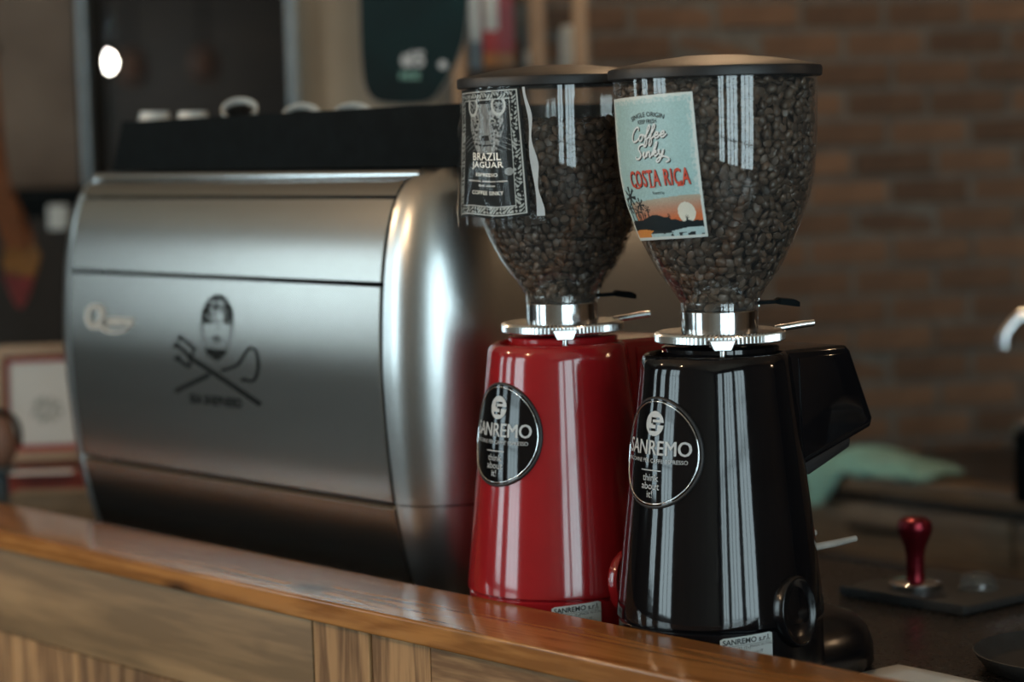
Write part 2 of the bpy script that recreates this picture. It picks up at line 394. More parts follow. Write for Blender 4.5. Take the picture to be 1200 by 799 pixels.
# ------------------------------------------------------------------ room shell
ZW = .858            # worktop height
struct(box('floor', (XMIN, XMAX, YMIN, YMAX, -.12, 0), 'floor', None, 0))
struct(box('ceiling', (XMIN, XMAX, YMIN, YMAX, ZTOP, ZTOP + .15), 'ceiling', None, 0))
struct(box('wall_left', (XMIN - .15, XMIN, YMIN, YMAX, -.12, ZTOP + .15), 'wall_paint', None, 0))
struct(box('wall_rear', (XMIN - .15, XMAX + .15, YMAX, YMAX + .15, -.12, ZTOP + .15), 'dark_wood', None, 0))
def pierced_wall(name, wall):
    """outside wall built up around its window openings"""
    ws = sorted([w for w in WINDOWS if w[0] == wall], key=lambda w: w[1])
    lo, hi = (YMIN - .15, YMAX) if wall == 'right' else (XMIN - .15, XMAX + .15)
    bm = bmesh.new(); T = .22
    def seg(a, b, z0, z1):
        if b - a < 1e-4: return
        if wall == 'right': add_box(bm, XMAX, XMAX + T, a, b, z0, z1)
        else: add_box(bm, a, b, YMIN - T, YMIN, z0, z1)
    e = lo
    for _, c, w, z0, z1 in ws:
        seg(e, c - w / 2, -.12, ZTOP + .15); seg(c - w / 2, c + w / 2, -.12, z0); seg(c - w / 2, c + w / 2, z1, ZTOP + .15); e = c + w / 2
    seg(e, hi, -.12, ZTOP + .15)
    return struct(bm_obj(name, bm, 'wall_paint'))
pierced_wall('wall_right', 'right'); pierced_wall('wall_front', 'front')
for k, (wall, c, w, z0, z1) in enumerate(WINDOWS):
    root = thing('window_%d' % (k + 1), None, None); root['kind'] = 'structure'
    def wb(name, a0, a1, z0_, z1_, d0, d1, m):
        b = (XMAX + d0, XMAX + d1, a0, a1, z0_, z1_) if wall == 'right' else (a0, a1, YMIN - d1, YMIN - d0, z0_, z1_)
        return box(name, b, m, root, 0)
    a, b = c - w / 2, c + w / 2; t = .045
    for q in ((a, a + t, z0, z1), (b - t, b, z0, z1), (a + t, b - t, z0, z0 + t), (a + t, b - t, z1 - t, z1)):
        wb('window_frame', *q, .06, .13, 'frame_dark')
    nc = 3 if w > .9 else 2; xs = [a + t + (b - a - 2 * t) * i / nc for i in range(nc + 1)]
    zs = [z0 + t, z0 + (z1 - z0) * .27, z0 + (z1 - z0) * .55, z1 - t]
    for x in xs[1:-1]: wb('mullion', x - .018, x + .018, z0 + t, z1 - t, .07, .12, 'frame_dark')
    for z in zs[1:-1]: wb('glazing_bar', a + t, b - t, z - .014, z + .014, .075, .115, 'frame_dark')
    for i in range(nc):
        for j in range(3):
            wb('pane', xs[i], xs[i + 1], zs[j], zs[j + 1], .092, .096, 'glass')

# brick wall behind the bar, standing at an angle to the counter
BW_O = at_d(1150, 525, 4.3); ang = math.atan2(R0[1], R0[0]) + math.radians(12)
bw = thing('wall_back', None, None, (BW_O[0], BW_O[1], 0), ang); bw['kind'] = 'structure'
BX0, BX1 = -.92, 3.2
box('mortar_bed', (BX0, BX1, .0, .20, 0, ZTOP), 'mortar', bw, 0)
bl, bh, jt = .152, .0516, .011
brick_me = []
for k in range(6):
    bm = bmesh.new(); add_box(bm, 0, bl - jt, -.002 - .003 * RND.random(), .03, 0, bh - jt, bev=.003, seg=1)
    for v in bm.verts: v.co += Vector((RND.uniform(-.0015, .0015), RND.uniform(-.001, .001), RND.uniform(-.0015, .0015)))
    bmesh.ops.recalc_face_normals(bm, faces=bm.faces)
    me = bpy.data.meshes.new('brick'); bm.to_mesh(me); bm.free(); me.materials.append(M['brick']); brick_me.append(me)
rest_v, rest_f, nb = [], [], 0
for r in range(int(ZTOP / bh)):
    off = (r % 2) * bl / 2 + RND.uniform(-.012, .012); z = r * bh + .004
    for c in range(int((BX1 - BX0) / bl) + 1):
        x = BX0 + c * bl - off
        if x < BX0 - .001: continue
        if x + bl > BX1: continue
        if .74 < z < 1.72 and x < .78 and nb < 300:
            o = bpy.data.objects.new('brick', brick_me[RND.randrange(6)]); COL.objects.link(o); o.parent = bw
            o.location = (x, RND.uniform(-.003, .003), z); nb += 1
        else:
            b = len(rest_v); me = brick_me[(r * 7 + c * 3) % 6]
            rest_v += [(v.co.x + x, v.co.y, v.co.z + z) for v in me.vertices]
            rest_f += [tuple(i + b for i in p.vertices) for p in me.polygons]
rb = pyd('brick_courses', rest_v, rest_f, 'brick', bw); rb['kind'] = 'stuff'

# plaster pier and beige column left of the machine, dark room beyond
def billboard_box(name, px0, px1, dep, z0, z1, thick, m, bev=.004):
    """upright block that faces the bar: its front spans two picture columns at one distance"""
    a = at_d(px0, 164, dep); b = at_d(px1, 164, dep); L = math.hypot(b[0] - a[0], b[1] - a[1])
    o = box(name, (0, L, 0, thick, z0, z1), m, None, bev); o.location = (a[0], a[1], 0)
    o.rotation_euler = (0, 0, math.atan2(b[1] - a[1], b[0] - a[0])); return o
struct(billboard_box('wall_pier', -420, 94, 4.7, 0, ZTOP, .35, 'plaster'))
struct(billboard_box('trim_1', 97, 104, 4.68, 0, ZTOP, .05, 'blue_metal'))
struct(billboard_box('wall_column', 342, 556, 4.35, 0, ZTOP, .30, 'column'))
struct(billboard_box('trim_2', 340, 350, 4.30, 0, ZTOP, .04, 'blue_metal'))
struct(billboard_box('wall_far', -300, 700, 10.5, 0, ZTOP, .15, 'dark_wood'))

# ------------------------------------------------------------------ bar counter and worktop
bar = thing('bar_counter', 'varnished wooden bar counter clad in reclaimed planks', 'bar counter', (0, 0, 0))
ZL = .9265
box('top_board', (-1.95, 1.25, -.220, -.104, ZL - .023, ZL), 'bar_top', bar, .003, 3)
box('carcass', (-1.95, 1.25, -.190, -.108, .0, ZL - .023), 'dark_wood', bar, 0)
box('rail_board', (-1.95, -.3685, -.2135, -.190, .802, ZL - .0235), 'plank_h', bar, .0015)
x = -1.95; k = 0
while x < -.372:                                       # narrow upright planks under the rail board
    w = .042 + .012 * hash2(k, 3)
    box('plank', (x, min(x + w, -.3685) - .0015, -.2115 + .002 * hash2(k, 9), -.190, .0, .800), 'plank_v', bar, .0012, 1); x += w; k += 1
for a, b, m in ((-.3665, -.2755, 'plank_v'), (-.2715, -.1815, 'plank_v'), (-.1805, .03, 'plank_plain'), (.032, .16, 'plank_v'),
                (.162, .36, 'plank_plain'), (.362, .47, 'plank_v'), (.472, .68, 'plank_plain'), (.682, .80, 'plank_v'), (.802, 1.0, 'plank_plain'), (1.002, 1.248, 'plank_v')):
    box('plank', (a, b, -.2125 + .002 * hash2(int(a * 99), 4), -.190, .0, ZL - .0235), m, bar, .0012, 1)
box('groove_strip', (-.2758, -.2712, -.196, -.190, 0, ZL - .0235), 'seam', bar, 0)
wt = thing('worktop', 'dark stone worktop behind the raised wooden bar', 'worktop', (0, 0, 0))
box('slab', (-1.95, 1.25, -.103, .565, ZW - .03, ZW), 'worktop', wt, .003)
box('cabinet_body', (-1.93, 1.23, -.09, .545, .08, ZW - .031), 'dark_wood', wt, 0)
box('plinth', (-1.93, 1.23, -.09, .50, .0, .079), 'matt_black', wt, 0)

# ------------------------------------------------------------------ espresso machine
mc = thing('espresso_machine', 'brushed steel espresso machine with skull emblem on its back panel', 'espresso machine', (0, 0, 0))
PROF = np.array(smooth_path([(-.010, .872), (-.024, .905), (-.0355, .945), (-.0445, .990), (-.0515, 1.05), (-.0550, 1.10), (-.056, 1.15), (-.0515, 1.224), (-.043, 1.275), (-.030, 1.315), (-.017, 1.333), (.004, 1.345)], 10))
def yp(z): return float(np.interp(z, PROF[:, 1], PROF[:, 0]))
XL, XR = -1.092, -.4495
def panel(name, z0, z1, x0, x1, m, n=14, tuck=.004, er=.0012):
    zs = np.linspace(z0, z1, n); v, f = [], []
    pts = [(yp(z0) + tuck, z0 - .0)] + [(yp(z), z) for z in zs] + [(yp(z1) + tuck, z1)]
    pts[0] = (yp(z0) + tuck, z0); pts[1] = (yp(z0 + .0012), z0 + .0012); pts[-2] = (yp(z1 - er) + (0 if er < .002 else .0), z1 - er)
    back = [(y + .008, z) for y, z in pts[::-1]]
    ring = pts + back; k = len(ring)
    for xx, s in ((x0, 1), (x0 + .0012, 0), (x1 - .0012, 0), (x1, 1)):
        for y, z in ring: v.append((xx, y + (.0012 if s else 0), z))
    for r in range(3):
        for q in range(k): f.append((r * k + q, r * k + (q + 1) % k, (r + 1) * k + (q + 1) % k, (r + 1) * k + q))
    f.append(tuple(range(k))[::-1]); f.append(tuple(3 * k + q for q in range(k)))
    me = bpy.data.meshes.new(name); me.from_pydata(v, [], f); bm = bmesh.new(); bm.from_mesh(me); bpy.data.meshes.remove(me)
    return bm_obj(name, bm, m, mc, True, 30)
ZC, ZS, ZT = .990, 1.2245, 1.3150
box('chassis', (XL - .03, XR + .03, .014, .44, .905, 1.30), 'seam', mc, 0)
panel('lower_panel', .874, ZC - .0012, XL, XR, 'steel_panel', 10, .005, .0045)
main_panel = panel('main_panel', ZC + .0012, ZS - .0016, XL, XR, 'steel_panel', 24)
panel('upper_panel', ZS + .0016, ZT, XL, XR, 'steel_panel', 12)
panel('shoulder_strip', ZT + .0015, 1.3335, XL, XR, 'steel_panel', 6)
tube('rim_rail', [(XL - .012, .000, 1.3385), (XR + .012, .000, 1.3385)], .0062, 'chrome', mc, 12)
def cap(name, side, z0, z1):
    xe = XR + .0042 if side > 0 else XL - .0042
    zs = np.linspace(z0, z1, 26); rings = []; rc, W0 = (.100, .072) if side > 0 else (.048, .046)
    for z in zs:
        y0 = yp(z); ins = (y0 + .056) * .55; w = W0 - ins * .8
        pl = [(xe, y0 + .010), (xe, y0 + .0012)] + [(xe + side * w * math.sin(t), y0 + rc * (1 - math.cos(t))) for t in np.linspace(.02, math.pi / 2, 20)]
        pl += [(xe + side * w, .20), (xe + side * w, .43), (xe + side * (w - .02), .45), (xe, .45)]
        rings.append([(a, b, z) for a, b in pl])
    k = len(rings[0]); v = [p for r in rings for p in r]; f = []
    for i in range(len(rings) - 1):
        for q in range(k - 1): f.append((i * k + q, i * k + q + 1, (i + 1) * k + q + 1, (i + 1) * k + q))
    f.append(tuple(range(k))); f.append(tuple((len(rings) - 1) * k + q for q in range(k)))
    me = bpy.data.meshes.new(name); me.from_pydata(v, [], f); bm = bmesh.new(); bm.from_mesh(me); bpy.data.meshes.remove(me)
    return bm_obj(name, bm, 'steel_side', mc, True, 35)
for sd in (1, -1):
    cap('side_cover', sd, ZC + .0008, 1.345); cap('lower_side_cover', sd, .874, ZC - .0008)
box('top_plate', (XL - .02, XR + .02, .008, .44, 1.302, 1.3445), 'steel_panel', mc, .002)
# black cup rail: a low trapezoid tub on the top plate
prism('cup_rail', [(-1.112, 1.3462), (-1.082, 1.4095), (-.392, 1.4125), (-.372, 1.3462)], 1, .026, .034, 'matt_black', mc, .0015)
prism('cup_rail', [(-1.112, 1.3462), (-1.082, 1.4095), (-.392, 1.4125), (-.372, 1.3462)], 1, .40, .408, 'matt_black', mc, .0015)
prism('rail_end', [(.034, 1.3462), (.40, 1.3462), (.40, 1.4095), (.034, 1.4095)], 0, -1.098, -1.092, 'matt_black', mc, .001)
prism('rail_end', [(.034, 1.3462), (.40, 1.3462), (.40, 1.4095), (.034, 1.4095)], 0, -.392, -.386, 'matt_black', mc, .001)
box('cup_tray', (-1.09, -.394, .035, .399, 1.3455, 1.3600), 'matt_black', mc, .001)
for xx in (XL + .03, XR - .03):
    for yy in (.07, .40): lathe('foot', [(0, ZW), (.022, ZW), (.024, ZW + .004), (.016, ZW + .02), (.014, .906), (0, .906)], 'black_plastic', mc, 20, xx, yy)
# barista side: group heads and drip tray, behind the tall back panel
box('drip_tray', (XL + .02, XR - .02, .44, .54, .905, .935), 'steel_panel', mc, .003)
for xx in (-.95, -.62): lathe('group_head', [(0, 1.08), (.032, 1.08), (.034, 1.09), (.034, 1.13), (.028, 1.15), (.028, 1.20), (0, 1.20)], 'chrome', mc, 24, xx, .475)
# emblem: skull, trident and crook, lettering below (drawn in the panel's own x and z)
def em(px, py): p = at_y(px, py, -.054); return (p[0], p[2])
e00 = np.array(em(205, 345)); ex = np.array(em(305, 345)) - e00; ey = np.array(em(205, 445)) - e00
def emx(px, py):                                       # affine map of drawing units (1 unit = 1/100 of the span) onto the panel
    q = e00 + ex * (px - 205) / 100 + ey * (py - 345) / 100
    return (q[0], yp(q[1]) - .0005, q[1])
def inside(px, py):
    # head outline
    hx, hy = px - 256.5, py - 378
    rr = (hx / 19.5) ** 2 + (hy / (33 if hy < 0 else 42)) ** 2
    w = 1 if hy < 8 else max(.55, 1 - (hy - 8) / 70)
    jaw = abs(hx) < 18.5 * w
    if not (rr < 1 and jaw): return False
    n = vnoise(px * .9, py * .9); n2 = vnoise(px * .35 + 9, py * .35)
    if hy < 4 and rr > .74: return n < .80
    if hy < 0:
        v = .50 if hy < -22 else .62
        if abs(hx) < 9 and hy > -16: v = .44
        return n < v
    for s in (-1, 1):                                   # pale eye sockets with dark brow edges
        d = ((hx - s * 8.5) / 7.5) ** 2 + ((hy - 10) / 7.5) ** 2
        if d < 1: return n < .10
    if (hx / 4.2) ** 2 + ((hy - 16) / 6) ** 2 < 1: return abs(abs(hx) - 2.6) < 1.3 and n < .8
    if rr > .80: return n < .62
    if hy > 29: return n < .80 or hy > 34
    if 22 < hy < 28: return n < .2
    return n < .22
em_f = Flat(); em_f.cells(inside, 236, 277, 345, 422, 96, 170)
em_f.stroke([(206, 458.5), (228, 447), (248, 437)], 5.0); em_f.stroke([(262, 432), (280, 425), (286, 418), (292, 408), (298, 405), (303, 410), (305, 425), (301, 439), (294, 442), (288, 440), (286, 443)], 3.2)
em_f.stroke([(224, 417), (262, 440), (306, 468)], 5.4)
em_f.stroke([(213, 394.5), (228, 405), (231, 409)], 3.6); em_f.stroke([(206.5, 402), (220, 412), (226, 419)], 4.2); em_f.stroke([(209, 419), (221, 427), (226, 428)], 3.8)
em_f.stroke([(231, 406), (228, 414), (224, 430)], 2.4)
for a, b in (((210, 397), (216, 393)), ((205, 406), (212, 402)), ((207, 421), (213, 417))): em_f.stroke([a, b], 4.0)
v, f = text_vf('SEA SHEPHERD', 15.5, bold=.02, sx=.60)
em_f.add([(a + 254, 467.5 - b + a * .045) for a, b in v], f)
em_f.build('skull_emblem', 'etch_ink', emx, main_panel)['label'] = 'dark skull emblem over crossed trident and crook'
# raised maker's name at the left of the panel
nm = Flat()
nm.stroke([(112, 361), (104, 358.5), (97, 363), (94.5, 372), (98, 382), (105, 385), (111.5, 379), (114, 370), (111, 362), (107, 360)], 4.2)
nm.stroke([(108, 377), (115, 386), (128, 390.5), (140, 389.5), (148, 386)], lambda t: 4.2 * (1 - .75 * t) + .6)
v, f = text_vf('uama', 20, bold=.015, sx=.78); nm.add([(a + 137.5, 376 - b + a * .03) for a, b in v], f)
def nmx(px, py):
    q = e00 + ex * (px - 205) / 100 + ey * (py - 345) / 100; return (q[0], yp(q[1]) - .0022, q[1])
o = nm.build('name_badge', 'badge_metal', nmx, main_panel); md = o.modifiers.new('thickness', 'SOLIDIFY'); md.thickness = .002; md.offset = 0

# cups on the tray
def cup_mesh():
    prof = [(0, .004), (.014, .004), (.016, 0), (.0185, 0), (.019, .005), (.026, .020), (.0315, .042), (.033, .060), (.0325, .0612), (.0285, .060), (.0265, .044), (.021, .018), (.014, .0095), (0, .0095)]
    return prof
def cup(loc, rot, label, r=1.0):
    t = thing('coffee_cup', label, 'cup', loc, 0, 'cups on the espresso machine'); t.rotation_euler = rot; t.scale = (r, r, r)
    lathe('cup_body', cup_mesh(), 'porcelain', t, 36)
    bm = bmesh.new(); add_tube(bm, smooth_path([(.030, 0, .050), (.043, 0, .047), (.047, 0, .034), (.038, 0, .022), (.0265, 0, .020)], 5), .0034, 8); bm_obj('handle', bm, 'porcelain', t, True, 60)
    lathe('cup_lining', [(0, .0102), (.0205, .0185), (.0262, .0445), (.0272, .052), (.0268, .0446), (.0206, .0182), (0, .0100)], 'porcelain_in', t, 30)  # dark lining over the inner face of the cup
    return t
PI = math.pi
c = at_y(181, 132, .075); cup((c[0], .075, 1.4213), (PI, 0, .6), 'white cup turned upside down at the left end of the cup rail', 1.0)
c = at_y(226, 132, .075); cup((c[0], .075, 1.4195), (PI, 0, 2.4), 'white cup turned upside down between another cup and a tilted cup', .97)
def tilted(px, py, yy, tilt, label, s):
    """cup lying tipped so its mouth looks out over the rail"""
    p = at_y(px, py, yy); q = (Matrix.Rotation(-PI / 4 + .1, 4, 'Z') @ Matrix.Rotation(tilt, 4, 'Y'))
    m = Vector(p) - (q @ Vector((0, 0, .06 * s))); cup(m, q.to_euler(), label, s)
tilted(280.5, 127, .082, .62, 'white cup tipped forward with its whole dark mouth showing above the rail', .68)
tilted(353, 134, .085, .62, 'white cup sunk behind the rail, only an arc of rim showing, near the column', .70)
tilted(413, 132, .082, .55, 'white cup half hidden behind the rail below the dark hanging board', .70)

# ------------------------------------------------------------------ coffee grinders
HOP = [(.0357, 1.2115), (.0362, 1.2175), (.0395, 1.2235), (.0455, 1.2325), (.0560, 1.2470), (.0632, 1.2600), (.0700, 1.2745), (.0765, 1.2895), (.0812, 1.3030), (.0848, 1.3130), (.0885, 1.3290), (.0908, 1.3450), (.0923, 1.3650), (.0932, 1.3900), (.0940, 1.4250)]
HOPS = np.array(smooth_path(HOP, 4))
def hop_r(z): return float(np.interp(z, HOPS[:, 1], HOPS[:, 0]))
BODY = [(.0690, 1.171), (.0745, 1.123), (.0805, 1.075), (.0887, 1.003), (.0968, .929)]
def body_r(z): return float(np.interp(-z, [-a[1] for a in BODY], [a[0] for a in BODY]))
CY = -.007
def grinder(gx, colour, label, cam_az, st):
    g = thing('coffee_grinder', label, 'coffee grinder', (gx, 0, 0))
    lac = colour
    # base and foot
    lathe('base', [(0, ZW + .001), (.092, ZW + .001), (.0965, ZW + .004), (.0950, .9255), (.093, .9275), (0, .9275)], lac if lac == 'red' else 'black_base', g, 72, 0, CY)
    bm = bmesh.new()
    n = 28; rings = []
    for z, s in ((ZW + .001, .97), (ZW + .006, 1.0), (ZW + .024, .99), (ZW + .040, .93), (ZW + .052, .80), (ZW + .060, .55)):
        rings.append([bm.verts.new((.068 * s * math.copysign(abs(math.cos(a)) ** .8, math.cos(a)), .075 + (.096 * s) * math.copysign(abs(math.sin(a)) ** .8, math.sin(a)), z)) for a in [2 * PI * i / n for i in range(n)]])
    for a, b in zip(rings, rings[1:]):
        for k in range(n): bm.faces.new((a[k], a[(k + 1) % n], b[(k + 1) % n], b[k]))
    bm.faces.new(rings[0]); bm.faces.new(rings[-1]); bm_obj('front_foot', bm, 'black_base' if lac == 'black' else lac, g, True, 60)
    # conical body
    pr = [(0, .928), (.0945, .928), (.0964, .930)] + [(body_r(z), z) for z in np.linspace(.934, 1.165, 24)] + [(.0675, 1.1690), (.0655, 1.1712), (.0630, 1.1722), (.0612, 1.1710), (.0604, 1.1685), (.0560, 1.1680), (.0, 1.1680)]
    lathe('body', pr, lac, g, 128, 0, CY)
    # collar under the ring with small marks
    lathe('turret', [(.0, 1.1682), (.0545, 1.1682), (.0545, 1.1770), (.053, 1.1780), (0, 1.1780)], lac, g, 64)
    # round dished boss low on the flank
    R = body_r(.935); bmp = bmesh.new()
    v, f = lathe_vf([(0, -.0035), (.010, -.0032), (.017, -.0022), (.0215, .0005), (.0230, .0022), (.0242, .0024), (.0252, .0012), (.0258, -.004), (.0262, -.018)], 40)
    tm = Matrix.Translation((R + .0010, CY + .002, .9415)) @ Matrix.Rotation(math.radians(6), 4, 'Z') @ Matrix.Rotation(math.radians(85), 4, 'Y') @ Matrix.Diagonal((1.28, 1.0, 1, 1))
    pyd('side_boss', [tm @ Vector(p) for p in v], f, 'black_base' if lac == 'black' else lac, g, True)
    # front housing with the chute
    hw = .050
    prism('front_housing', [(.030, 1.1725), (.1175, 1.1715), (.124, 1.166), (.1545, 1.099), (.151, 1.0905), (.048, 1.0610), (.030, 1.0640)], 0, -hw, hw, lac, g, .004, 3)
    prism('housing_face', [(.052, 1.164), (.116, 1.1640), (.1455, 1.0995), (.143, 1.0960), (.055, 1.0700)], 0, hw - .001, hw + .0012, lac, g, .0009, 2)
    prism('chute', [(.062, 1.068), (.126, 1.086), (.126, 1.0735), (.066, 1.0520)], 0, -.030, hw - .004, 'black_plastic', g, .003, 2)
    prism('spout', [(.070, 1.058), (.092, 1.066), (.094, 1.053), (.074, 1.047)], 0, -.012, .030, 'black_plastic', g, .0015, 1)
    # column between foot and housing
    prism('front_spine', [(.02, .908), (.098, .908), (.088, .97), (.074, 1.062), (.02, 1.062)], 0, -.030, .030, lac, g, .008, 3)
    # portafilter fork
    for xx in (-.022, .030):
        bm = bmesh.new(); add_tube(bm, [(xx, .080, .9800), (xx, .118, .9800), (xx + .002, .146, .9815)], [.0036, .0036, .0030], 10); bm_obj('fork_prong', bm, 'grey_plastic', g, True, 50)
    # adjustment ring with knurled edge
    nk = 96; v, f = [], []; prof = [(.030, 1.1822, 0), (.0565, 1.1818, 0), (.0565, 1.1815, 0), (.0603, 1.1825, 1), (.0607, 1.1832, 1), (.0607, 1.1892, 1), (.0602, 1.1904, 1), (.0575, 1.1918, 0), (.0520, 1.1923, 0), (.0340, 1.1930, 0)]
    for i in range(nk * 2):
        a = PI * i / nk
        for r, z, kn in prof:
            rr = r - (.0018 if (kn and i % 2) else 0); v.append((rr * math.cos(a), rr * math.sin(a), z))
    k = len(prof)
    for i in range(nk * 2):
        j = (i + 1) % (nk * 2)
        for q in range(k - 1): f.append((i * k + q, j * k + q, j * k + q + 1, i * k + q + 1))
    pyd('adjustment_ring', v, f, 'machined', g)
    # ring clamp tab and lever
    def pol(az, r, z): return (r * math.cos(az), r * math.sin(az), z)
    az = cam_az + math.radians(2); bm = bmesh.new(); T = [(-.0125, .0025), (.0125, .0025), (.008, -.0075), (-.008, -.0075)]
    vv = []
    for r in (.0580, .0640):
        vv.append([bm.verts.new(Vector(pol(az, r, 1.1850 + b)) + Vector((-math.sin(az), math.cos(az), 0)) * a) for a, b in T])
    bm.faces.new(vv[0]); bm.faces.new(vv[1][::-1])
    for q in range(4): bm.faces.new((vv[0][q], vv[1][q], vv[1][(q + 1) % 4], vv[0][(q + 1) % 4]))
    bmesh.ops.bevel(bm, geom=list(bm.edges), offset=.0008, segments=1, affect='EDGES'); bm_obj('clamp_tab', bm, 'machined', g)
    tube('lock_pin', [pol(az, .0575, 1.170), pol(az, .0575, 1.181)], .0030, 'machined', g, 10)
    la = cam_az + math.radians(108)
    tube('ring_lever', [pol(la, .054, 1.1905), pol(la, .080, 1.1935), pol(la, .092, 1.1945)], [.0034, .0034, .0032], 'machined', g, 10)
    # collar, neck, gate lever, hopper
    lathe('collar', [(.0330, 1.1925), (.0358, 1.1925), (.0358, 1.2098), (.0352, 1.2106), (.0325, 1.2106), (.0325, 1.1925)], 'chrome', g, 72)
    lathe('neck_ring', [(.0340, 1.2107), (.0363, 1.2107), (.0366, 1.2150), (.0366, 1.2185), (.0350, 1.2190)], 'clear', g, 64)
    ga = cam_az + math.radians(100); d = Vector((math.cos(ga), math.sin(ga), 0)); s = Vector((-d.y, d.x, 0)); bm = bmesh.new(); sec = []
    for r, w, z, h in ((.030, .007, 1.2160, .0016), (.052, .006, 1.2165, .0016), (.056, .008, 1.2170, .0030), (.070, .009, 1.2150, .0032), (.0745, .006, 1.2135, .0022)):
        sec.append([bm.verts.new(d * r + s * a * w + Vector((0, 0, z + b * h))) for a, b in ((-1, -1), (1, -1), (1, 1), (-1, 1))])
    for a, b in zip(sec, sec[1:]):
        for q in range(4): bm.faces.new((a[q], a[(q + 1) % 4], b[(q + 1) % 4], b[q]))
    bm.faces.new(sec[0]); bm.faces.new(sec[-1]); bm_obj('gate_lever', bm, 'matt_black', g)
    tube('gate_pin', [d * .0368 + Vector((0, 0, 1.2125)), d * .0368 + Vector((0, 0, 1.2215))], .0016, 'chrome', g, 8)
    lathe('hopper', [tuple(p) for p in HOPS], 'clear', g, 128)
    # lid: rubbery rim, shallow dome with a sunken disc
    lathe('lid', [(.090, 1.4235), (.0968, 1.4235), (.0980, 1.4245), (.0982, 1.4310), (.0974, 1.4330), (.0950, 1.4340), (.0800, 1.4372), (.0550, 1.4415), (.0330, 1.4437), (.0300, 1.4443), (.0285, 1.4440), (.0275, 1.4425), (0, 1.4430)], 'black_plastic', g, 96)
    # oval badge wrapped on the back of the body
    zc = 1.0865; az0 = -PI / 2
    def wrap(a, b, off):
        z = zc + b; r = body_r(z) + off; t = az0 + a / body_r(zc); return (r * math.cos(t), CY + r * math.sin(t), z)
    bv, bf = [], []; nr, na = 10, 60
    for i in range(nr + 1):
        for j in range(na):
            q = .0485 * i / nr; t = 2 * PI * j / na; bv.append(wrap(q * math.cos(t), q * math.sin(t), .0022 + .0012 * (1 - (i / nr) ** 2)))
    for i in range(nr):
        for j in range(na): bf.append((i * na + j, i * na + (j + 1) % na, (i + 1) * na + (j + 1) % na, (i + 1) * na + j))
    badge = pyd('badge', bv, bf, 'black', g, True)
    bm = bmesh.new(); P = [Vector(wrap(.0490 * math.cos(t), .0490 * math.sin(t), .0008)) for t in np.linspace(0, 2 * PI, 73)]
    add_tube(bm, P, .0017, 8, False); bm_obj('badge_rim', bm, 'black_plastic', badge, True)
    bm = bmesh.new(); P = [Vector(wrap(.0462 * math.cos(t), .0462 * math.sin(t), .0023)) for t in np.linspace(0, 2 * PI, 73)]
    add_tube(bm, P, .0007, 6, False); bm_obj('badge_ring', bm, 'chrome', badge, True)
    fl = Flat()
    for q in (-.00035, 0, .00035): fl.text('SANREMO', .0012 + q, .004 + abs(q) * .6, .0186, sx=.92)
    fl.text('MACCHINE PER CAFFE\' ESPRESSO', -.001, -.0072, .0052, sx=.98)
    fl.add([(-.0130 + .003 * i, -.0152 - .0009 * q) for i in range(9) for q in (0, 1)], [(2 * i, 2 * i + 1, 2 * i + 3, 2 * i + 2) for i in range(8)])
    for q, w in enumerate(('think', 'about', 'it!')): fl.text(w, -.001, -.0225 - q * .0075, .0092)
    def logo(a, b):
        b -= .0265; r = math.hypot(a, b)
        if r > .0112: return False
        if abs(b) < .0011 and a > -.002: return False
        if .0035 < b < .0056 and -.0045 < a < .0060: return False
        if -.0066 < b < -.0045 and -.0060 < a < .0040: return False
        if -.0045 < a < -.0024 and 0 < b < .0056: return False
        if .0020 < a < .0040 and -.0066 < b < -.001: return False
        return True
    fl.cells(logo, -.012, .012, .0145, .0385, 60, 60)
    dome = lambda a, b: wrap(a, b, .0022 + .0012 * (1 - min(1, (math.hypot(a, b) / .0485) ** 2)) + .0005)
    fl.build('badge_lettering', 'grey_ink', dome, badge)
    # rating sticker on the base, turned towards the camera side
    def stick(off, zmid):
        def fn(a, b):
            r = .0958 + off - b * .02; t = cam_az + math.radians(st) + a / .097; return (r * math.cos(t), CY + r * math.sin(t), zmid + b + a * .10)
        return fn
    zs = .9135; sf = stick(.0006, zs); nx = 16
    pts = [(-.0245 + .049 * i / nx, s) for i in range(nx + 1) for s in (-.0125, .0115)]
    sv = [sf(a, b * (1 if 0 < i // 2 < nx else .88)) for i, (a, b) in enumerate(pts)]
    rl = pyd('rating_sticker', sv, [(2 * i, 2 * i + 2, 2 * i + 3, 2 * i + 1) for i in range(nx)], 'sticker', g)
    tx = Flat(); tx.text('SANREMO s.r.l.', 0, .0072, .0068, bold=.02); tx.text('Tel. 0422 (Tv)', -.008, .0008, .0040); tx.text('MADE IN ITALY', .0145, .0016, .0034)
    tx.text('Vascon (Treviso) IT', -.001, -.0042, .0040); tx.text('CE', -.0195, -.002, .0075)
    tx.add([(-.022 + .0044 * i, .0036 + s * .0003) for i in range(11) for s in (0, 1)], [(2 * i, 2 * i + 2, 2 * i + 3, 2 * i + 1) for i in range(10)])
    tx.build('sticker_lettering', 'dark_ink', stick(.0011, zs), rl)
    # power cord strain relief on the back foot
    return g

CAZ_B = math.atan2(CAM[1], CAM[0]); GXR = -.2200
CAZ_R = math.atan2(CAM[1], CAM[0] - GXR)
gb = grinder(0.0, 'black', 'gloss black coffee grinder under a hopper with a pale blue card', CAZ_B, 14)
gr = grinder(GXR, 'red', 'glossy red coffee grinder under a hopper with a black label', CAZ_R, 7)

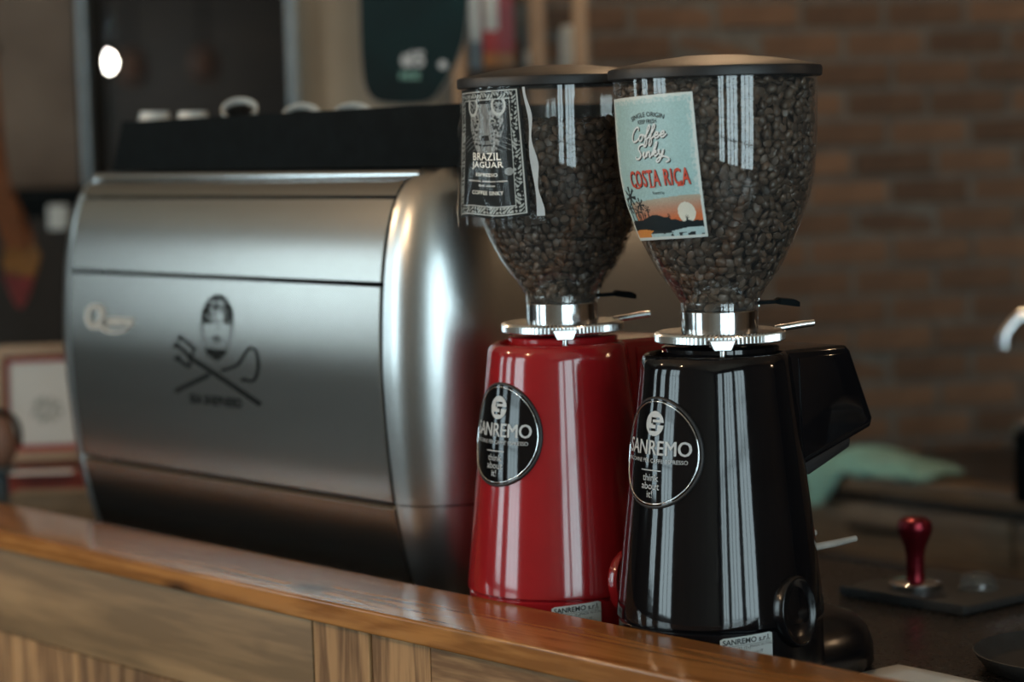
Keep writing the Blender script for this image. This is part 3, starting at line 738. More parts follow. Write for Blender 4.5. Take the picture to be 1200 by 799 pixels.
# ---- pale blue card on the hopper of the black grinder
W1, H1 = .105, .1315
def hop_map(cam_az, a_l, a_r, a_l2, a_r2, zt, zb, off, sag):
    def fn(u, v, extra=0.0):
        z = zb + (zt - zb) * v
        l = a_l2 + (a_l - a_l2) * v; r_ = a_r2 + (a_r - a_r2) * v
        a = cam_az + math.radians(l + (r_ - l) * u)
        r = hop_r(z) + off + sag * (1 - v) ** 2 + extra
        return (r * math.cos(a), r * math.sin(a), z + .0045 * (u - .5) * 1.0)
    return fn
fmap = hop_map(CAZ_B, -73, -12, -68, -6.5, 1.4085, 1.2795, .0022, .0015)
SKY = (.36, .55, .56); WHT = (.64, .70, .68); DRK = (.012, .020, .024); ORG = (.62, .16, .06)
PALMS = [(.14, .310, .18, .095), (.075, .235, .12, .07), (.275, .250, .12, .062), (.20, .205, .09, .055), (.36, .215, .085, .036), (.30, .178, .045, .022), (.22, .165, .04, .02), (.61, .158, .05, .024), (.81, .148, .04, .020)]
def card_colour(u, v):
    x, y = u, v
    ed = min(x * 1.0, 1 - x, (1 - y) * 1.25, y * 1.25) + .018 * (vnoise(u * 40, v * 50) - .5)
    if y < .25: ed = min(x, 1 - x, y * 1.25)
    if ed < .028: return WHT
    if ed < .065 and y > .3:
        t = vnoise(u * 60 + 3, v * 70)
        if t > .45: return tuple(a * .5 + b * .5 for a, b in zip(WHT, SKY))
    # palms: trunk plus drooping fronds
    for cx, cy, h, s in PALMS:
        if abs(x - cx + .01 * math.sin((cy - y) * 20)) < .008 and cy - h < y < cy: return DRK
        dx, dy = (x - cx) / s, (y - cy) / s * 1.25; d = math.hypot(dx, dy)
        if d < 1:
            t = math.atan2(dy, dx)
            if math.cos(t * 7 + 1.0) > -.15 + .9 * d - .35 or d < .3:
                if dy > -.75: return DRK
    hill = .115 + .050 * math.exp(-((x - .45) / .20) ** 2) + .012 * vnoise(x * 22, 1) + .020 * math.exp(-((x - .05) / .15) ** 2)
    if y < .045:
        if x < .30: return (.68, .27, .07)
        return tuple(c * (.9 + .2 * vnoise(x * 30, y * 60)) for c in ((.42, .58, .60) if vnoise(x * 20, y * 40) > .35 else (.02, .03, .035)))
    if y < hill:
        if y < .082 and x > .0:
            sh = .066 + .012 * math.sin(x * 9)
            if y < sh:
                if x < .28 + .1 * (y - .04) / .03: return (.68, .27, .07)
                if x < .62 + .2 * math.sin(y * 200) * .1: return (.03, .04, .045)
                return (.45, .60, .62)
        return DRK
    if math.hypot((x - .815) / .092, (y - .178) / .074) < 1: return (.74, .72, .62)
    if y < .30:
        hb = .285 + .05 * (x - .5)
        if y < hb and x > .14:
            t = (hb - y) / .15; t = max(0, min(1, t)); a = (.42, .40, .32); b = ORG
            return tuple(p * (1 - t) + q * t for p, q in zip(a, b))
    t = vnoise(u * 90, v * 110)
    return tuple(c * (.93 + .14 * t) for c in SKY)
card = printed_sheet('label_card', 170, 215, fmap, card_colour, 'print_a', gb, .0004)
card['label'] = 'pale blue card with palm beach sunset print'
def onl(fm, ex_=.0006): return lambda a, b: fm(a, b, ex_)
fl = Flat()
def arch(body, cx, cy, size, R, sx, sy=1.0, **kw):
    def fn(a, b):
        a *= sx; t = a / R; return (cx + (R + b) * math.sin(t), cy + ((R + b) * math.cos(t) - R) * sy)
    fl.text(body, 0, 0, size, fn, **kw)
arch('SINGLE ORIGIN', .53, .868, .058, .55, .98, .8, bold=.012)
fl.text('KEEP FRESH', .53, .818, .040, bold=.012, sx=1.05)
fl.build('dark_lettering', 'dark_ink', onl(fmap), card)
fl = Flat(); fl.text('Roasted by', .56, .325, .030); fl.build('small_lettering', 'dark_ink', onl(fmap), card)
fl = Flat()
def cond(body, cx, cy, w, h):
    v, f = text_vf(body, 1.0, bold=.018, spacing=1.08); xs = [a for a, b in v]; ys = [b for a, b in v]
    k = w / (max(xs) - min(xs)); q = h / (max(ys) - min(ys)); mx_, my_ = (max(xs) + min(xs)) / 2, (max(ys) + min(ys)) / 2
    return [(cx + (a - mx_) * k, cy + (b - my_) * q) for a, b in v], f
v, f = cond('COSTA RICA', .565, .430, .68, .118); sh = Flat(); sh.add([(a + .007, b - .004) for a, b in v], f); sh.build('title_shadow', 'dark_ink', onl(fmap, .0005), card)
fl.add(v, f)
for cx in (.315, .505, .805): fl.add([(cx - .03, .362), (cx + .03, .362), (cx + .03, .373), (cx - .03, .373)], [(0, 1, 2, 3)])
fl.build('title_lettering', 'red_ink', onl(fmap, .0009), card)
# hand-lettered script
SC = {
 'C': [(.95, 1.45), (.85, 1.85), (.5, 1.75), (.15, 1.15), (.1, .5), (.35, .05), (.8, .15), (1.1, .5)],
 'o': [(.62, .75), (.3, .75), (.12, .4), (.25, .05), (.5, .05), (.66, .4), (.55, .72), (.9, .66)],
 'f': [(0, .3), (.4, .9), (.62, 1.6), (.5, 1.85), (.36, 1.5), (.28, .5), (.15, -.6), (.3, -.8), (.45, -.4), (.42, .1), (.75, .35)],
 'e': [(.1, .35), (.45, .45), (.5, .72), (.28, .75), (.12, .4), (.25, .05), (.5, .08), (.8, .45)],
 'S': [(1.1, 1.5), (1.0, 1.85), (.55, 1.75), (.4, 1.3), (.65, .9), (.8, .45), (.55, .05), (.15, .1), (.1, .4)],
 'i': [(0, .3), (.2, .75), (.18, .2), (.3, .05), (.5, .35)],
 'n': [(0, .3), (.15, .72), (.15, .05), (.2, .5), (.4, .75), (.48, .5), (.46, .15), (.58, .05), (.75, .35)],
 'k': [(0, .3), (.4, 1.1), (.5, 1.8), (.35, 1.7), (.2, .9), (.15, .05), (.2, .5), (.45, .75), (.5, .5), (.25, .42), (.5, .05), (.8, .4)],
 'y': [(0, .5), (.15, .75), (.2, .2), (.4, .15), (.62, .75), (.5, -.1), (.2, -.75), (-.05, -.7), (.1, -.35), (.6, -.1), (1.2, -.35), (1.35, -.7), (1.0, -.85)]}
ADV = {'C': 1.0, 'o': .85, 'f': .62, 'e': .72, 'S': 1.0, 'i': .45, 'n': .72, 'k': .72, 'y': .9}
for dx, dy, m_, ex_ in ((.008, -.006, 'dark_ink', .0005), (0, 0, 'white_ink', .0009)):
    fl = Flat()
    for word, x0, y0, k in (('Coffee', .315, .685, .088), ('Sinky', .34, .565, .094)):
        x = x0
        for ch in word:
            fl.stroke([(x + a * k + b * .018 + dx, y0 + b * .054 + (x - x0) * .06 + dy) for a, b in SC[ch]], .0125, 5); x += ADV[ch] * k
        if word == 'Sinky': pass
    fl.build('script_lettering' if m_ == 'white_ink' else 'script_shadow', m_, onl(fmap, ex_), card)

# ---- black pouch label on the hopper of the red grinder
def jmap(u, v, extra=0.0):
    zt, zb = 1.4225, 1.2985; z = zb + (zt - zb) * v
    a = CAZ_R + math.radians(-77 + (55 + 6 * (1 - v)) * u)
    r = .0950 + .0045 * (1 - v) ** 1.5 + .0012 * math.sin(u * 9 + v * 3) * (1 - v) + extra
    return (r * math.cos(a), r * math.sin(a), z + .002 * (u - .5) + .0015 * math.sin(u * 7) * (1 - v))
BLK = (.010, .013, .014); SIL = (.46, .49, .48); GRY = (.26, .28, .28)
def pouch_colour(u, v):
    ex_, ey_ = min(u, 1 - u) , min(v, 1 - v) * 1.5
    e = min(ex_, ey_)
    if e < .02: return BLK
    if .028 < e < .042: return SIL
    if .128 < e < .138: return (.40, .43, .42)
    if .05 < e <= .128:                                   # scroll ornament
        s = math.sin(u * 75 + 3 * math.sin(v * 45)) * math.sin(v * 105 + 3 * math.sin(u * 36))
        w = vnoise(u * 50, v * 80)
        if s > .18 + .5 * w - .25: return (.36, .39, .38)
        return BLK
    # big cat's head in fine pale lines
    x, y = (u - .53) / .28, (v - .71) / .20
    for s in (-1, 1):
        d = math.hypot((x - s * .72) / .34, (y - .78) / .42)
        if d < 1: return (.50, .53, .52) if d > .70 else GRY if vnoise(u * 60, v * 80) > .5 else BLK
    wd = .92 if y > -.1 else .92 + (y + .1) * .42
    if abs(x) < wd and -1.05 < y < .85 and (x / .98) ** 2 + ((y + .05) / 1.08) ** 2 < 1:
        for s in (-1, 1):
            d = math.hypot((x - s * .42) / .17, (y - .18) / .09)
            if d < 1: return (.30, .32, .30) if d > .55 else (.01, .01, .01)
        if abs(x) < .22 - .25 * (y + .45) and -.55 < y < -.35: return (.02, .02, .02)
        if abs(x) < .03 and -.75 < y < -.5: return BLK
        if abs(y + .76 - .1 * abs(x)) < .03 and abs(x) < .4: return BLK
        sp = vnoise(u * 55, v * 70); fr = vnoise(u * 130, v * 40)
        k = .62 if abs(x) < .3 else .85
        if sp > .62 and abs(x) > .25: return (.03, .035, .035)
        t = k * (.45 + .8 * fr) * .40; return (t * .95, t, t)
    if -1.0 < y < -.35 and abs(x) < 1.35 and abs(math.sin((y + .5 * abs(x)) * 16)) < .14 and abs(x) > .6: return GRY
    if math.hypot((u - .82) / .05, (v - .355) / .03) < 1 and u > .70: return GRY
    return BLK
pouch = printed_sheet('label_card', 130, 220, jmap, pouch_colour, 'print_b', gr, .0004)
pouch['label'] = 'black label with silver scroll border and big cat'
fl = Flat()
v, f = cond('BRAZIL', .53, .475, .42, .060); fl.add(v, f); v, f = cond('JAGUAR', .535, .405, .46, .062); fl.add(v, f)
v, f = cond('ESPRESSO', .53, .335, .32, .026); fl.add(v, f); v, f = cond('Natural, medium roast', .53, .285, .54, .018); fl.add(v, f)
v, f = cond('dark cocoa', .53, .252, .24, .016); fl.add(v, f); v, f = cond('COFFEE SINKY', .53, .195, .44, .030); fl.add(v, f)
fl.build('pouch_lettering', 'cream_ink', lambda a, b: jmap(a, b, .0007), pouch)
# clear sleeve around it, a little larger with a wavy lower hem
v, f = [], []; nx, ny = 40, 30
for j in range(ny + 1):
    for i in range(nx + 1):
        u, w = -.05 + 1.17 * i / nx, -.075 + 1.07 * j / ny
        p = jmap(u, max(w, -.08), .0022 + .0018 * math.sin(u * 8 + 1) * (1 - w) + .0015 * math.sin(w * 21 + u * 5) * (1 if (u > 1.02 or u < 0) else .2)); v.append(p)
for j in range(ny):
    for i in range(nx): a = j * (nx + 1) + i; f.append((a, a + 1, a + nx + 2, a + nx + 1))
sl = pyd('clear_sleeve', v, f, 'sleeve', gr, True)
v, f = [], []                                            # folded pale edge of the sleeve
for j in range(25):
    w = -.01 + 1.0 * j / 24
    for u in (1.062 + .012 * math.sin(w * 11), 1.092 + .03 * (1 - w) + .016 * math.sin(w * 17 + 1)): v.append(jmap(u, w, .0035 + .001 * math.sin(w * 15)))
for j in range(24): f.append((2 * j, 2 * j + 1, 2 * j + 3, 2 * j + 2))
pyd('sleeve_fold', v, f, 'grey_ink', gr, True)

# ------------------------------------------------------------------ coffee beans
def bean_vf(nu, nv):
    a, b, c = .0055, .0042, .0033; v, f = [], []
    for j in range(nv + 1):
        t = PI * j / nv
        for i in range(nu):
            p = 2 * PI * i / nu; x, y, z = math.cos(t), math.sin(t) * math.cos(p), math.sin(t) * math.sin(p)
            if z < 0:                                    # flat face with the crease
                z *= .42
                if abs(y) < .28: z += .34 * (1 - abs(y) / .28) * math.sin(t)
            v.append((a * x, b * y, c * z))
    for j in range(nv):
        for i in range(nu): f.append((j * nu + i, j * nu + (i + 1) % nu, (j + 1) * nu + (i + 1) % nu, (j + 1) * nu + i))
    return np.array(v), np.array(f)
BV, BF = bean_vf(14, 8); BV2, BF2 = bean_vf(8, 5)
bean_me = bpy.data.meshes.new('coffee_bean'); bean_me.from_pydata(BV.tolist(), [], BF.tolist()); bean_me.update()
bean_me.materials.append(M['bean']); bean_me.polygons.foreach_set('use_smooth', [True] * len(bean_me.polygons))
def fill(gx, cam_az, ztop, name, label, blabel, bgroup, skip):
    """beans against the clear wall of a hopper, two layers deep around a packed core; the best seen ones are single things"""
    rs = random.Random(11 + int(abs(gx) * 100)); V, Fc = [], []; base = 0; single = []
    def xf(pos, nrm):
        n = Vector(nrm)
        q = n.to_track_quat('Z', 'Y').to_matrix().to_4x4()
        flip = PI if rs.random() < .42 else 0
        q = q @ Matrix.Rotation(rs.uniform(0, 2 * PI), 4, 'Z') @ Matrix.Rotation(flip + rs.gauss(0, .45), 4, 'X') @ Matrix.Rotation(rs.gauss(0, .35), 4, 'Y')
        s = rs.uniform(.84, 1.10); return Matrix.Translation(pos) @ q @ Matrix.Diagonal((s, s, s, 1))
    def put(mx, bv, bf):
        nonlocal base
        A = np.array(mx); P = bv @ A[:3, :3].T + A[:3, 3]; V.append(P); Fc.append(bf + base); base += len(P)
    for layer, dep in ((0, .0054), (1, .0108)):
        z = 1.2165
        while z < ztop:
            r = hop_r(z) - dep; n = int(2 * PI * r / .0088); o = rs.random()
            for i in range(n):
                a = 2 * PI * (i + o + rs.uniform(-.25, .25)) / n; zz = z + rs.uniform(-.0022, .0022) + (.004 * math.sin(3 * a) if z > ztop - .02 else 0)
                rr = hop_r(zz) - dep - rs.uniform(0, .0014)
                sl_ = (hop_r(zz + .003) - hop_r(zz - .003)) / .006
                mx = xf((gx + rr * math.cos(a), rr * math.sin(a), zz), (math.cos(a), math.sin(a), -sl_))
                rel = (math.degrees(a - cam_az) + 180) % 360 - 180
                if layer == 0 and abs(rel) < 58 and not skip(rel, zz): single.append((abs(rel) + rs.uniform(0, 40), mx))
                else: put(mx, BV if (layer == 0 and abs(rel) < 110) else BV2, BF if (layer == 0 and abs(rel) < 110) else BF2)
            z += .0070
    r = 0.004                                            # top of the heap
    while r < hop_r(ztop) - .006:
        n = max(3, int(2 * PI * r / .0080))
        for i in range(n):
            a = 2 * PI * (i + rs.uniform(-.2, .2)) / n
            put(xf((gx + r * math.cos(a), r * math.sin(a), ztop - .001 + rs.uniform(-.002, .003)), (0, 0, 1)), BV2, BF2)
        r += .0066
    single.sort(key=lambda t: t[0]); keep = single[:150]
    for _, mx in single[150:]: put(mx, BV, BF)
    vv = np.concatenate(V); nf = sum(len(x) for x in Fc); ff = np.concatenate(Fc)
    core = [(0, 1.2120), (.030, 1.2125)] + [(max(.004, hop_r(z) - .0145), z) for z in np.linspace(1.222, ztop - .004, 16)] + [(0, ztop - .004)]
    cv, cf = lathe_vf(core, 32, gx, 0)
    me = bpy.data.meshes.new(name); b = len(vv)
    me.from_pydata(vv.tolist() + cv, [], ff.tolist() + [tuple(i + b for i in q) for q in cf]); me.update()
    o = link(name, me, 'bean', None, True); me.materials.append(M['bean_dark'])
    mi = [0] * nf + [1] * len(cf); me.polygons.foreach_set('material_index', mi)
    tag(o, label, 'coffee beans', None, 'stuff')
    for _, mx in keep:
        q = bpy.data.objects.new('coffee_bean', bean_me); COL.objects.link(q); q.matrix_world = mx; tag(q, blabel, 'coffee bean', bgroup)
fill(0.0, CAZ_B, 1.4185, 'coffee_beans', 'dark roasted beans filling the hopper above the black grinder to its lid', 'single dark roasted bean against the hopper wall above the black grinder', 'beans seen in the hopper of the black grinder', lambda r, z: r < -4 and z > 1.275)
fill(GXR, CAZ_R, 1.3880, 'coffee_beans', 'dark roasted beans heaped below the lid in the hopper above the red grinder', 'single dark roasted bean against the hopper wall above the red grinder', 'beans seen in the hopper of the red grinder', lambda r, z: (r < -12 and z > 1.29) or (r > 32 and z > 1.22))

# ------------------------------------------------------------------ things on the worktop, right
mt = thing('tamping_mat', 'black rubber tamping mat under the red tamper', 'mat', (0, 0, 0))
box('mat_pad', (-.215, -.040, .398, .552, ZW + .0005, ZW + .0105), 'rubber', mt, .003, 3)
box('mat_lip', (-.215, -.040, .394, .3985, ZW + .0005, ZW + .0125), 'rubber', mt, .002, 2)
ZM = ZW + .011
p = at_z(1073, 688, ZM)
tp = thing('tamper', 'red anodised coffee tamper standing on the black mat', 'tamper', (p[0], p[1], ZM))
lathe('tamper_base', [(0, 0), (.0285, 0), (.0290, .001), (.0290, .006), (.0275, .0072), (.010, .0085), (0, .0085)], 'chrome', tp, 40)
lathe('handle', [(0, .008), (.0110, .0082), (.0105, .0110), (.0098, .020), (.0100, .034), (.0120, .046), (.0165, .056), (.0190, .063), (.0192, .069), (.0175, .0745), (.0125, .0780), (.006, .0785), (0, .0780)], 'tamper_red', tp, 40)
p = at_z(1160, 686, ZM)
kn = thing('glass_bowl', 'small upturned glass bowl at the back of the rubber mat', 'bowl', (p[0], p[1] - .02, ZM))
lathe('bowl', [(.0195, 0), (.0210, .0006), (.0205, .006), (.0180, .0125), (.0120, .0170), (0, .0185)], 'jar_glass', kn, 32)
lathe('rim', [(.0195, .0), (.0225, .0), (.0228, .0010), (.0220, .0022), (.0205, .0022)], 'jar_glass', kn, 32)
p = at_z(1142, 768, ZW + .016)
c = p + R0 * .098
pl = thing('round_tray', 'round black tray with a raised lip beside the white paper', 'tray', (c[0], c[1], ZW + .0005))
lathe('tray_dish', [(0, .0), (.080, .0), (.086, .002), (.0975, .0165), (.0985, .0185), (.0970, .0190), (.0840, .0050), (.0795, .0035), (0, .0035)], 'rubber', pl, 64)
lathe('foot_ring', [(.060, -.0003), (.066, -.0003), (.066, .0005), (.060, .0005)], 'rubber', pl, 48)
a = at_z(1053, 780, ZW); b = at_z(1140, 798, ZW); dx = (b - a) / np.linalg.norm(b - a); dy = np.array([-.06, -1, 0]); dy /= np.linalg.norm(dy)
v = []; f = []
for j in range(5):
    for i in range(7): q = a + dx * .17 * i / 6 + dy * .065 * j / 4; v.append((q[0], q[1], ZW + .0008 + .0003 * math.sin(i * 1.1 + j)))
for j in range(4):
    for i in range(6): k = j * 7 + i; f.append((k, k + 1, k + 8, k + 7))
o = pyd('paper_sheet', v, f, 'paper', None, True); md = o.modifiers.new('thickness', 'SOLIDIFY'); md.thickness = .0006
tag(o, 'white sheet of paper on the dark worktop beside the black grinder foot', 'paper')

# ------------------------------------------------------------------ back bar, right background
ZB = .806; YB = 1.40
bb = thing('back_bar', 'brown wooden back bar counter below the brick wall', 'counter', (0, 0, 0))
wl = lambda y: BW_O[0] + (y - BW_O[1]) / math.tan(ang) + .035
prism('counter_top', [(wl(YB), YB), (1.3, YB), (1.3, 2.05), (wl(2.05), 2.05)], 2, ZB - .028, ZB, 'back_wood', bb, .004)
prism('counter_inlay', [(wl(YB + .06) + .01, YB + .06), (1.29, YB + .06), (1.29, 2.0), (wl(2.0) + .01, 2.0)], 2, ZB + .0003, ZB + .004, 'worktop', bb, .001)
x = -1.30
for k in range(5):
    w = .52
    dr = box('drawer_front', (x + .004, x + w - .004, YB + .020, YB + .045, ZB - .130, ZB - .052), 'back_wood', bb, .004)
    tube('handle', [(x + w / 2 - .07, YB + .008, ZB - .09), (x + w / 2 + .07, YB + .008, ZB - .09)], .005, 'matt_black', dr, 8)
    box('cupboard_door', (x + .004, x + w - .004, YB + .020, YB + .045, .10, ZB - .142), 'dark_wood', bb, .004); x += w
box('drawer_ledge', (-1.30, 1.3, YB + .004, YB + .045, ZB - .139, ZB - .131), 'back_wood', bb, .002)
prism('carcass', [(wl(YB + .046), YB + .046), (1.29, YB + .046), (1.29, 2.04), (wl(2.04), 2.04)], 2, 0, ZB - .029, 'dark_wood', bb, 0)
# mint cloth draped over the edge
prof = smooth_path([(.17, .000), (.10, .004), (.03, .003), (.0, .000), (-.010, -.012), (-.012, -.045), (-.013, -.07)], 4)
c0 = at_z(968, 545, ZB); c1 = at_z(1088, 562, ZB); v, f = [], []; nx = 24
for i in range(nx + 1):
    u = i / nx; xx = c0[0] + (c1[0] - c0[0] + .02) * u
    for j, (yy, zz) in enumerate(prof):
        t = j / (len(prof) - 1)
        hang = max(0, 1 - ((u - .10) / .22) ** 2) if zz < -.005 else 1
        z_ = zz * hang if zz < -.005 else zz + .026 * math.exp(-((u - .35) / .28) ** 2) * max(0, math.sin(PI * min(1, t * 1.75))) + .010 * math.exp(-((u - .75) / .2) ** 2) * math.sin(PI * min(1, t * 1.75))
        v.append((xx + .012 * math.sin(9 * t + 4 * u), YB + yy * (1 - .35 * u), ZB + .0075 + z_ + .004 * math.sin(17 * u + 6 * t) * (1 if zz > -.005 else .4)))
k = len(prof)
for i in range(nx):
    for j in range(k - 1): f.append((i * k + j, (i + 1) * k + j, (i + 1) * k + j + 1, i * k + j + 1))
o = pyd('bar_cloth', v, f, 'mint', None, True); md = o.modifiers.new('thickness', 'SOLIDIFY'); md.thickness = .004; md.offset = 1
tag(o, 'crumpled mint green cloth draped over the edge of the back bar', 'cloth')
# tap and canister at the right
p = at_d(1176, 398, 3.75)
tpz = thing('tap', 'curved steel tap spout above the back bar', 'tap', (p[0], p[1], 0)); rr = Vector(R0)
pts = smooth_path([(0, 0, p[2] - .004), (.004, 0, p[2] + .010), (.025, 0, p[2] + .034), (.060, 0, p[2] + .045), (.10, 0, p[2] + .030), (.118, 0, p[2] - .02), (.12, 0, ZB + .03), (.12, 0, ZB + .004)], 6)
tube('spout', [Vector((rr.x * a, rr.y * a, c)) for a, _, c in pts], .0105, 'chrome', tpz, 14)
tube('nozzle', [Vector((0, 0, p[2] - .012)), Vector((0, 0, p[2] + .004))], .0125, 'chrome', tpz, 14)
lathe('tap_base', [(0, ZB + .0045), (.03, ZB + .0045), (.03, ZB + .012), (.016, ZB + .022), (.014, ZB + .05), (0, ZB + .05)], 'chrome', tpz, 24, rr.x * .12, rr.y * .12)
p = at_d(1222, 530, 3.62)
cn = thing('canister', 'black canister with a steel lid at the end of the back bar', 'canister', (p[0], p[1], ZB + .0045))
lathe('can_body', [(0, 0), (.040, 0), (.042, .003), (.042, .105), (0, .105)], 'matt_black', cn, 40)
lathe('can_lid', [(0, .1052), (.043, .1052), (.044, .108), (.044, .122), (.040, .126), (0, .128)], 'machined', cn, 40)

# ------------------------------------------------------------------ things left of the machine
def facing(name, label, cat, px, py, dep, tilt=0, turn=0):
    p = at_d(px, py, dep); t = thing(name, label, cat, p); t.rotation_euler = (Matrix.Rotation(YAW * 0 + math.atan2(R0[1], R0[0]) + turn, 4, 'Z') @ Matrix.Rotation(-tilt, 4, 'X')).to_euler(); return t
# red box, beige box, picture frame standing on them
p = at_d(60, 548, 3.60); zb = p[2]
rbx = thing('storage_box', 'flat red box under the framed sheet', 'box', (p[0], p[1], ZW)); rbx.rotation_euler = (0, 0, math.atan2(R0[1], R0[0]))
box('box_body', (-.20, .17, -.055, .11, .0005, zb - ZW - .012), 'red_box', rbx, .003); box('box_lid', (-.204, .174, -.059, .114, zb - ZW - .0118, zb - ZW - .001), 'red_box', rbx, .002)
p2 = at_d(50, 592, 3.34)
bx = thing('wooden_block', 'plain beige block in front of the red box', 'block', (p2[0], p2[1], ZW)); bx.rotation_euler = (0, 0, math.atan2(R0[1], R0[0]))
h = at_d(50, 579, 3.34)[2] - ZW
box('block_body', (-.045, .10, 0, .055, .0005, h - .004), 'beige_box', bx, .003); box('block_top', (-.047, .102, -.002, .057, h - .0038, h), 'beige_box', bx, .0015)
nt_ = at_d(46, 566, 3.5)
o = box('note_sheet', (-.045, .05, -.002, .03, 0, .0012), 'paper', None, 0); o.location = (nt_[0], nt_[1], zb + .0002)
o.rotation_euler = (0, 0, math.atan2(R0[1], R0[0])); tag(o, 'small white note lying on the red box', 'paper')
o.location = tuple(at_d(44, 563, 3.535)[:2]) + (zb,)
pf = facing('picture_frame', 'pale wooden frame with red mount around a white printed sheet', 'picture frame', 62, 541, 3.62, .16, .10)
fw, fh = .170, .176
for b in ((-fw / 2, -fw / 2 + .017, 0, fh), (fw / 2 - .017, fw / 2, 0, fh), (-fw / 2 + .017, fw / 2 - .017, 0, .017), (-fw / 2 + .017, fw / 2 - .017, fh - .017, fh)):
    box('frame_rail', (b[0], b[1], -.012, .006, b[2], b[3]), 'frame_beige', pf, .002)
box('mount', (-fw / 2 + .015, fw / 2 - .015, -.001, .003, .015, fh - .015), 'red_frame', pf, 0)
def sheet_col(u, v):
    if math.hypot((u - .45) / .20, (v - .42) / .16) < 1 and vnoise(u * 40, v * 40) > .45: return (.22, .25, .25)
    return (.50, .54, .55)
def sheet_fn(u, v): return (-.060 + .120 * u, -.0035, .026 + .124 * v)
printed_sheet('printed_sheet', 40, 40, sheet_fn, sheet_col, 'print_c', pf)
box('prop', (-.015, .015, .004, .010, .0, .10), 'frame_beige', pf, .001)
# strap bag in front of the frame
bgp = at_d(-6, 540, 3.42)
bag = thing('leather_pouch', 'small tan leather pouch with a black strap beside the framed sheet', 'pouch', (bgp[0], bgp[1], bgp[2] - .01)); bag.rotation_euler = (0, 0, math.atan2(R0[1], R0[0]))
v, f = lathe_vf([(0, .0), (.020, .002), (.031, .018), (.033, .040), (.028, .062), (.016, .078), (0, .083)], 28, 0, 0, 1.0, .6); pyd('pouch_body', v, f, 'leather', bag, True)
tube('strap', smooth_path([(-.05, -.012, .060), (-.02, -.017, .078), (.008, -.016, .082), (.028, -.010, .074), (.036, .0, .055), (.034, .006, .03)], 5), .0042, 'matt_black', bag, 8)
sp = thing('box_stand', 'dark stand under the tan pouch', 'stand', (bgp[0], bgp[1], ZW)); sp.rotation_euler = bag.rotation_euler
hh = bgp[2] - .01 - ZW
lathe('stand_column', [(0, .0005), (.034, .0005), (.036, .004), (.020, .012), (.018, hh - .010), (.030, hh - .004), (.030, hh - .0005), (0, hh - .0005)], 'blue_pack', sp, 24)
# dark appliance behind, with a pale plate painted in as a glint
ap = thing('dark_cabinet', 'dark cabinet behind the framed sheet', 'cabinet', tuple(at_d(-80, 400, 4.25)[:2]) + (0,)); ap.rotation_euler = (0, 0, math.atan2(R0[1], R0[0]))
zt = at_d(40, 222, 4.25)[2]
box('cabinet_side', (-.30, .30, 0, .30, 0, zt - .03), 'matt_black', ap, .006); box('cabinet_top', (-.31, .31, -.01, .31, zt - .03, zt), 'matt_black', ap, .006)
box('cabinet_door', (-.28, .28, -.010, .002, .10, zt - .05), 'seam', ap, .004)
q = at_d(68, 256, 4.22)
sh_ = box('glint_plate', (-.018, .018, 0, .012, -.02, .024), 'white_pack', None, .005); sh_.location = q; sh_.rotation_euler = (0, 0, math.atan2(R0[1], R0[0]))
tag(sh_, 'small pale plate painted as a glint on the dark cabinet front', 'plate')
# hanging pennant
pn = thing('pennant', 'orange and dark red cloth pennant hanging before the dark cabinet', 'pennant', (0, 0, 0))
def cloth_piece(name, pix, m):
    n = len(pix); v = []
    for s in (0, .006):
        for i, (a, b) in enumerate(pix): q = at_d(a, b, 3.95) - FW * (s + .012 * math.sin(a * .11 + b * .03)); v.append(tuple(q))
    f = [tuple(range(n)), tuple(range(2 * n - 1, n - 1, -1))] + [(i, (i + 1) % n, n + (i + 1) % n, n + i) for i in range(n)]
    pyd(name, v, f, m, pn)
cloth_piece('cloth_panel', [(-30, 60), (-2, 60), (4, 170), (14, 215), (30, 255), (42, 282), (34, 292), (6, 290), (-10, 240), (-30, 200)], 'orange_cloth')
cloth_piece('cloth_panel', [(34, 292.5), (42, 282.5), (50, 300), (44, 322), (36, 325), (6, 320), (2, 310), (6, 290.5)], 'amber_cloth')
cloth_piece('cloth_panel', [(3, 321), (36, 325.5), (43, 323), (37, 345), (28, 362), (20, 358), (9, 340)], 'red_cloth')
tube('pennant_rod', [at_d(-60, 58, 3.95), at_d(0, 58, 3.95)], .008, 'dark_wood', pn, 8)
for px in (-55, -6):
    q = at_d(px, 58, 3.95); tube('hanging_cord', [q, (q[0], q[1], ZTOP)], .002, 'matt_black', pn, 6)

# hanging board in front of the column
hb = thing('hanging_board', 'black and teal board with rounded lower end hanging before the beige column', 'board', (0, 0, 0))
DB = 3.5
edge = smooth_path([(424, -140), (421, -40), (422, 20), (424, 70), (428, 100), (438, 116), (458, 121), (488, 121), (506, 116), (522, 95), (536, 68), (546, 30), (549, -40), (546, -140)], 5)
def board_part(name, grow, d0, d1, m, parent):
    cx, cy = 485, 0; n = len(edge); v = []
    for s in (d0, d1):
        for a, b in edge: v.append(tuple(at_d(cx + (a - cx) * grow, b + (3 if b > 60 else 0) * (grow - 1) * 20, DB) + F0 * s))
    f = [tuple(range(n)), tuple(range(2 * n - 1, n - 1, -1))] + [(i, (i + 1) % n, n + (i + 1) % n, n + i) for i in range(n)]
    return pyd(name, v, f, m, parent)
board_part('board_core', 1.03, .004, .018, 'board_edge', hb)
face = board_part('board_face', 1.0, .0, .0045, 'board', hb)
fl = Flat()
v, f = text_vf('45', 24, bold=.04); fl.add([(a + 486, 70 - b) for a, b in v], f)
fl.cells(lambda a, b: math.hypot((a - 477) / 7, (b - 71) / 8) < 1, 468, 486, 60, 82, 12, 12)
fl.cells(lambda a, b: math.hypot(a - 519, b - 76) < 5, 512, 526, 70, 82, 10, 10)
